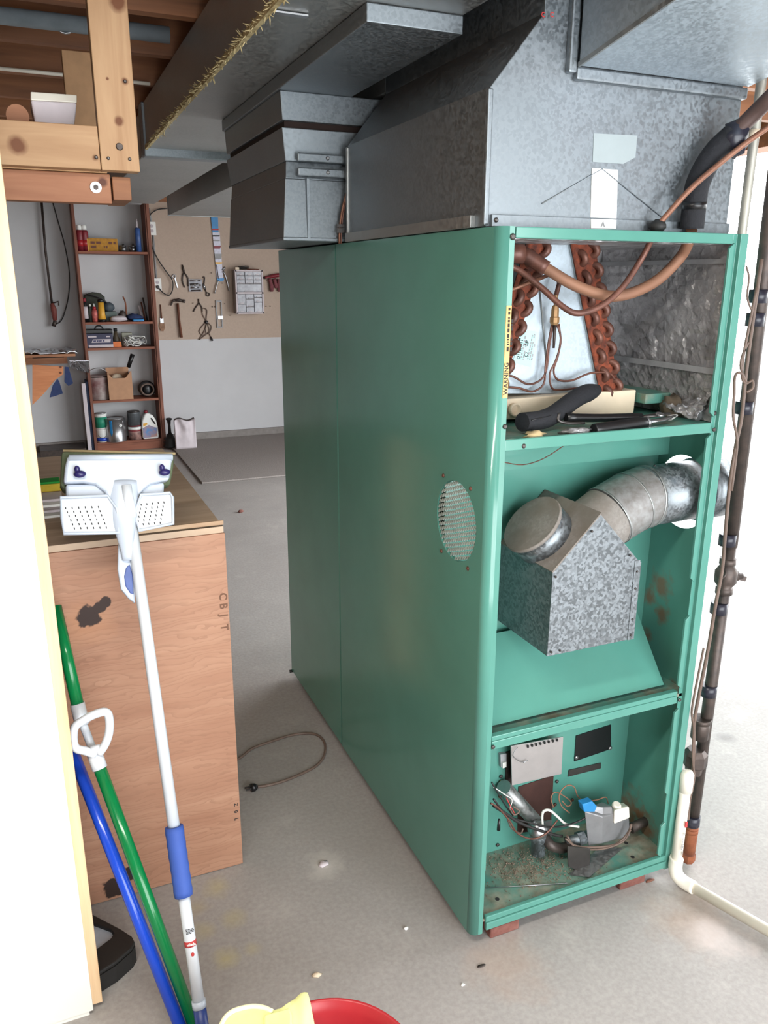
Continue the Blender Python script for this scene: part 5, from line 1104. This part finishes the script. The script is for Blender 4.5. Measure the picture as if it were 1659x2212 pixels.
# tools on the panel (flat metalwork has real thickness and stands off the board)
YT = YH-.010
def T(px, py, y=YT): return at(px, py, y=y)
def tool(name, lbl, cat, px, py): return thing(name, lbl, cat, T(px, py, YH))
t = tool('hammer', 'claw hammer with brown wooden handle on tool panel', 'hammer', 386, 650)
obj('handle', MB().tube([T(384, 655, YT-.012), T(387, 690, YT-.012), T(392, 729, YT-.012)], [.015, .014, .019], 12, flat=.7), 'walnut', t)
obj('head', MB().tube([T(378, 649, YT-.012), T(386, 648, YT-.012), T(394, 650, YT-.012)], [.010, .016, .013], 12), 'iron', t); obj('face', MB().tube([T(394, 650, YT-.012), T(400, 651, YT-.012)], [.014, .015], 12), 'iron', t); obj('claw', MB().tube(smooth([T(379, 648, YT-.012), T(373, 651, YT-.012), T(369, 660, YT-.012)]), [.011]*4+[.008]*4+[.004], 8), 'iron', t)
t = tool('paint_brush', 'old paint brush hanging left of the hammer', 'brush', 348, 660)
obj('handle', MB().tube([T(346.5, 658), T(348, 675), T(349, 688)], [.007, .010, .013], 10, flat=.6), 'walnut', t); obj('ferrule', MB().beam(T(349, 687), T(350, 698), .030, .012, (0,-1,0)), 'steel', t); obj('bristles', MB().poly([T(x, y, YT-.006) for x, y in ((345, 698), (355, 698), (357, 708), (353, 716), (348, 715), (344, 706))], (0, .014, 0)), plain('bristle', (150, 118, 96), .95, var=.25), t)
t = tool('slip_pliers', 'long dark pliers hanging open above the hammer', 'pliers', 394, 572)
obj('jaws', MB().tube([T(394, 572), T(396, 582), T(398, 590)], [.010, .017, .014], 10, flat=.6), 'iron', t); obj('grip', MB().tube(smooth([T(396, 590), T(394, 606), T(399, 621)]), .0065, 8), 'iron', t); obj('grip', MB().tube(smooth([T(399, 590), T(406, 601), T(407, 618)]), .0065, 8), 'iron', t)
t = tool('ring_wrench', 'small ring wrench hanging between outlet and pliers', 'wrench', 376, 597)
obj('ring', MB().tube(arc(T(376, 597), .014, 0, 6.28, (1,0,0), (0,0,1), 14)[:-1], .005, 6, closed=True), 'steel', t); obj('shank', MB().beam(T(378, 601), T(384, 622), .011, .005, (0,-1,0)), 'steel', t)
t = tool('hex_key_rack', 'clear packet of hex keys and sockets on tool panel', 'tool set', 423, 612)
obj('packet', B((T(408, 630).x, YT-.004, T(408, 630).z), (T(436, 603).x, YH, T(436, 603).z)), 'clear', t, bevel=.002)
for k, (x0_, y0_, x1_, y1_) in enumerate(((410, 607, 433, 606), (411, 614, 428, 613), (412, 622, 430, 621), (413, 628, 434, 627))): obj('bit', MB().tube([T(x0_, y0_, YT-.010), T(x1_, y1_, YT-.010)], .006, 8), 'steel' if k % 2 == 0 else 'iron', t)
for x_, y_ in ((414, 617), (421, 616), (432, 616)): obj('socket', MB().lathe([(.010, 0), (.010, .012)], T(x_, y_, YT-.004), (0,-1,0), 10), 'darksteel', t)
t = tool('flex_hook', 'bent hook tool with eye ring right of the hex keys', 'hook', 443, 610)
obj('hook', MB().tube(smooth([T(438, 599), T(442, 599), T(441, 612), T(439, 614)]), .005, 8), 'iron', t); obj('sleeve', MB().tube([T(439, 613), T(443, 624)], .011, 10), 'steel', t); obj('eye', MB().tube(arc(T(449, 636), .015, 0, 6.28, (1,0,0), (0,0,1), 14)[:-1], .005, 6, closed=True), 'iron', t); obj('stem', MB().tube([T(443, 624), T(446, 632)], .005, 8), 'iron', t)
t = tool('cutting_pliers', 'small pliers with splayed handles above tied cord', 'pliers', 430, 648)
obj('jaws', MB().tube([T(429, 646), T(430, 655)], [.012, .009], 8, flat=.5), 'iron', t); obj('grip', MB().tube(smooth([T(430, 655), T(423, 664), T(418, 673)]), .0055, 8), 'iron', t); obj('grip', MB().tube(smooth([T(431, 655), T(436, 664), T(437, 674)]), .0055, 8), 'iron', t)
t = tool('tied_cord', 'brown power cord tied in a bundle on tool panel', 'cord', 446, 695)
obj('loop', MB().tube(smooth([T(x, y) for x, y in ((446, 694), (438, 680), (437, 668), (441, 666), (447, 670), (446, 684), (445, 694))]), .004, 6), 'wirebrown', t)
for pts in (((445, 696), (434, 708), (431, 718), (440, 724), (452, 716), (448, 698)), ((447, 696), (456, 704), (454, 716), (446, 722), (444, 710), (446, 697)), ((446, 698), (442, 714), (436, 724), (430, 734), (438, 728), (446, 722)), ((450, 718), (456, 728), (457, 731))): obj('cord_loop', MB().tube(smooth([T(*p_) for p_ in pts]), .004, 6), 'wirebrown', t)
obj('tie', MB().ball(T(446, 696), (.02, .012, .016), 10, .3), 'black', t); obj('plug', MB().tube([T(455, 728), T(459, 736)], [.007, .011], 8), 'black', t)
t = tool('drill_gauge', 'narrow steel gauge frame hanging beside the drawer case', 'gauge', 473, 655)
ga, gb_ = T(470, 706), T(477, 652)
obj('frame', B((ga.x-.006, YT-.002, ga.z), (ga.x+.004, YH, gb_.z)).box((gb_.x-.002, YT-.002, ga.z), (gb_.x+.008, YH, gb_.z)).box((ga.x-.006, YT-.003, ga.z-.008), (gb_.x+.008, YH, ga.z+.002)).box((ga.x-.006, YT-.003, gb_.z), (gb_.x+.008, YH, gb_.z+.012)), 'grey', t); obj('slide', B((ga.x+.008, YT-.006, ga.z+.07), (gb_.x+.012, YT, ga.z+.10)), 'steel', t)
t = tool('blade_pack', 'tall blue and white blade pack hanging on tool panel', 'packet', 465, 462)
def band(nm, y0, y1, mat, o=0, par=None): 
    xf = lambda y: 455+14.5*(y-462)/(608-462)
    return obj(nm, MB().poly([at(x, y, y=YT-.004-o) for x, y in ((xf(y0), y0), (xf(y0)+15.5, y0), (xf(y1)+13, y1), (xf(y1), y1))], (0, .010, 0)), mat, par or t)
band('header_card', 462, 502, 'cyan'); band('sleeve', 502, 601, plain('pack_white', (206, 206, 222), .4, var=.12, scale=60)); band('foot_card', 601, 608, 'cyan')
for y0, y1, m_ in ((508, 511, 'ink'), (518, 521, 'grey'), (531, 537, 'darkred'), (548, 560, 'grey'), (566, 570, 'yellow')): band('printed_band', y0, y1, m_, .0015)
band('red_mark', 494, 497, 'redink', .0015); obj('blade', MB().tube([at(468, 572, y=YT-.012), at(472, 602, y=YT-.012)], .003, 6), 'iron', t)
t = tool('wire_strippers', 'shiny plier handles spread below the blade pack', 'pliers', 476, 600)
obj('grip', MB().tube(smooth([T(472, 606, YT-.01), T(468, 618, YT-.01), T(464, 634, YT-.01)]), .006, 8), 'steel', t); obj('grip', MB().tube(smooth([T(483, 586, YT-.01), T(489, 602, YT-.01), T(493, 618, YT-.01), T(495, 628, YT-.01)]), .0065, 8), 'steel', t); obj('jaws', MB().tube([T(481, 584, YT-.01), T(486, 577, YT-.01)], [.010, .007], 8), 'steel', t); obj('jaws', MB().tube([T(482, 586, YT-.01), T(484, 590, YT-.01)], .010, 8), 'steel', t)
# drawer case
dc = tool('drawer_case', 'grey small parts drawer case mounted on tool panel', 'organizer', 540, 630)
dy = YH-.13; a, b = at(512, 678, y=dy), at(567, 584, y=dy)
X0, X1, Z0, Z1 = a.x, b.x, a.z, b.z
obj('cabinet', B((X0, dy+.02, Z0), (X1, YH, Z1)), plain('case_shell', (150, 142, 138), .6), dc, bevel=.002)
fr = MB(); th_ = .012; zm = Z0+(Z1-Z0)*.48
for q in (((X0-.002, Z0), (X0+th_, Z1)), ((X1-th_, Z0), (X1+.002, Z1)), ((X0, Z0-.002), (X1, Z0+th_)), ((X0, Z1-th_), (X1, Z1+.002)), ((X0, zm-th_*.7), (X1, zm+th_*.7))): fr.box((q[0][0], dy, q[0][1]), (q[1][0], dy+.02, q[1][1]))
obj('face_frame', fr, 'bagpaper', dc)
wd = (X1-X0-2*th_)/3
def drawer(i, z0, z1, w=1):
    x_ = X0+th_+i*wd; o = obj('drawer', B((x_+.002, dy+.004, z0+.002), (x_+wd*w-.002, dy+.02, z1-.002)), 'clear', dc, bevel=.002)
    obj('pull', B((x_+wd*w*.3, dy-.004, z0+.006), (x_+wd*w*.7, dy+.004, z0+.012)), 'bagpaper', o); return o
hh = (Z1-th_-zm-th_*.7)
for i in range(3):
    for j in range(3): drawer(i, zm+th_*.7+hh*(.40+.20*j), zm+th_*.7+hh*(.40+.20*(j+1)))
drawer(0, zm+th_*.7, zm+th_*.7+hh*.40, 3)
hl = zm-th_*.7-Z0-th_
for i, cuts in enumerate(((0, .45, 1), (0, .3, .72, 1), (0, .55, .8, 1))):
    for c0_, c1_ in zip(cuts, cuts[1:]): drawer(i, Z0+th_+hl*c0_, Z0+th_+hl*c1_)
cw = thing('wire_coil', 'grey wire coil lying on top of the drawer case', 'wire', V((X0+X1)/2-.03, dy+.07, Z1+.003))
c = WL[cw.name]; obj('coil', MB().tube(smooth([c+V(.05*math.cos(i*.6), .03*math.sin(i*.6), .008+.0012*i) for i in range(24)], 2), .004, 6), 'darksteel', cw); obj('tag', B(tuple(c+V(-.09, -.05, 0)), tuple(c+V(-.055, -.02, .022))), 'cream', cw); obj('brown_rod', MB().tube([c+V(.02, -.05, .006), c+V(.13, -.05, .004)], .005, 6), 'brown', cw)
rg_ = thing('red_glove', 'dark red work glove hung at right of the drawer case', 'glove', at(590, 600, y=YH))
gl = lambda x, y: at(x, y, y=YH-.03)
obj('cuff', MB().tube(smooth([gl(572, 600), gl(585, 597), gl(604, 594)]), [.018]*4+[.03]*4+[.034], 10, flat=.6), 'darkred', rg_)
for pts in (((582, 602), (586, 615), (587, 630)), ((592, 602), (596, 616), (598, 622)), ((602, 602), (603, 616), (604, 630))): obj('finger', MB().tube(smooth([gl(*p_) for p_ in pts]), [.018]*4+[.020]*4+[.014], 10), plain('faded_maroon', (122, 66, 72), .8, var=.2), rg_)
obj('cuff_end', MB().ball(gl(571, 600), (.014, .012, .012), 8), 'black', rg_)
for i, (px_, py_) in enumerate(((417, 655), (459, 663), (464, 663), (485, 656), (497, 681), (575, 662), (584, 662), (480, 612), (457, 590))):
    o = obj('wall_hook', MB().tube([T(px_, py_, YH), T(px_, py_, YH-.012), T(px_, py_-1, YH-.014)], .0035, 6), 'iron', None, T(px_, py_, YH)); tag(o, 'empty peg stub '+('right of the hammer claw', 'just left of the steel gauge', 'nearest the left edge of steel gauge', 'just right of the steel gauge', 'left below the drawer case', 'just right below the red glove', 'furthest right beside the furnace', 'between the splayed shiny plier handles', 'left of the blade pack foot')[i], 'hook', 'empty pegs on the tool panel')
# floor things by the back wall
c = at(369, 965, z=.014); pg = thing('plunger', 'black bellows plunger standing on floor right of shelf unit', 'plunger', c)
obj('bellows', MB().lathe([(.062, 0), (.066, .01), (.05, .03), (.06, .045), (.044, .06), (.054, .075), (.036, .09), (.03, .11), (.016, .13)], c, (0,0,1), 20), 'blackrub', pg); obj('handle', MB().lathe([(.015, .12), (.012, .2), (.018, .245), (.028, .252), (.028, .262), (.014, .268)], c, (0,0,1), 14), 'blackrub', pg)
c = at(402, 968, z=.014); pb = thing('paper_bag', 'crumpled white paper bag standing behind black plunger', 'bag', c)
obj('bag_body', MB().grid(lambda u, v: c+V(-.09+.185*u, -.02-.02*noise.noise(V(u*5, v*4, 1))*v+.015*math.sin(u*9)*v, .26*v+.012*math.sin(u*7)*v), 20, 14, .05, (0,1,0)), 'bagpaper', pb)
obj('dark_lining', MB().grid(lambda u, v: c+V(-.085+.175*u, -.004+.02*v, .262+.012*math.sin(u*7)+.006*v), 12, 3, .02, (0,1,0)), 'iron', pb)
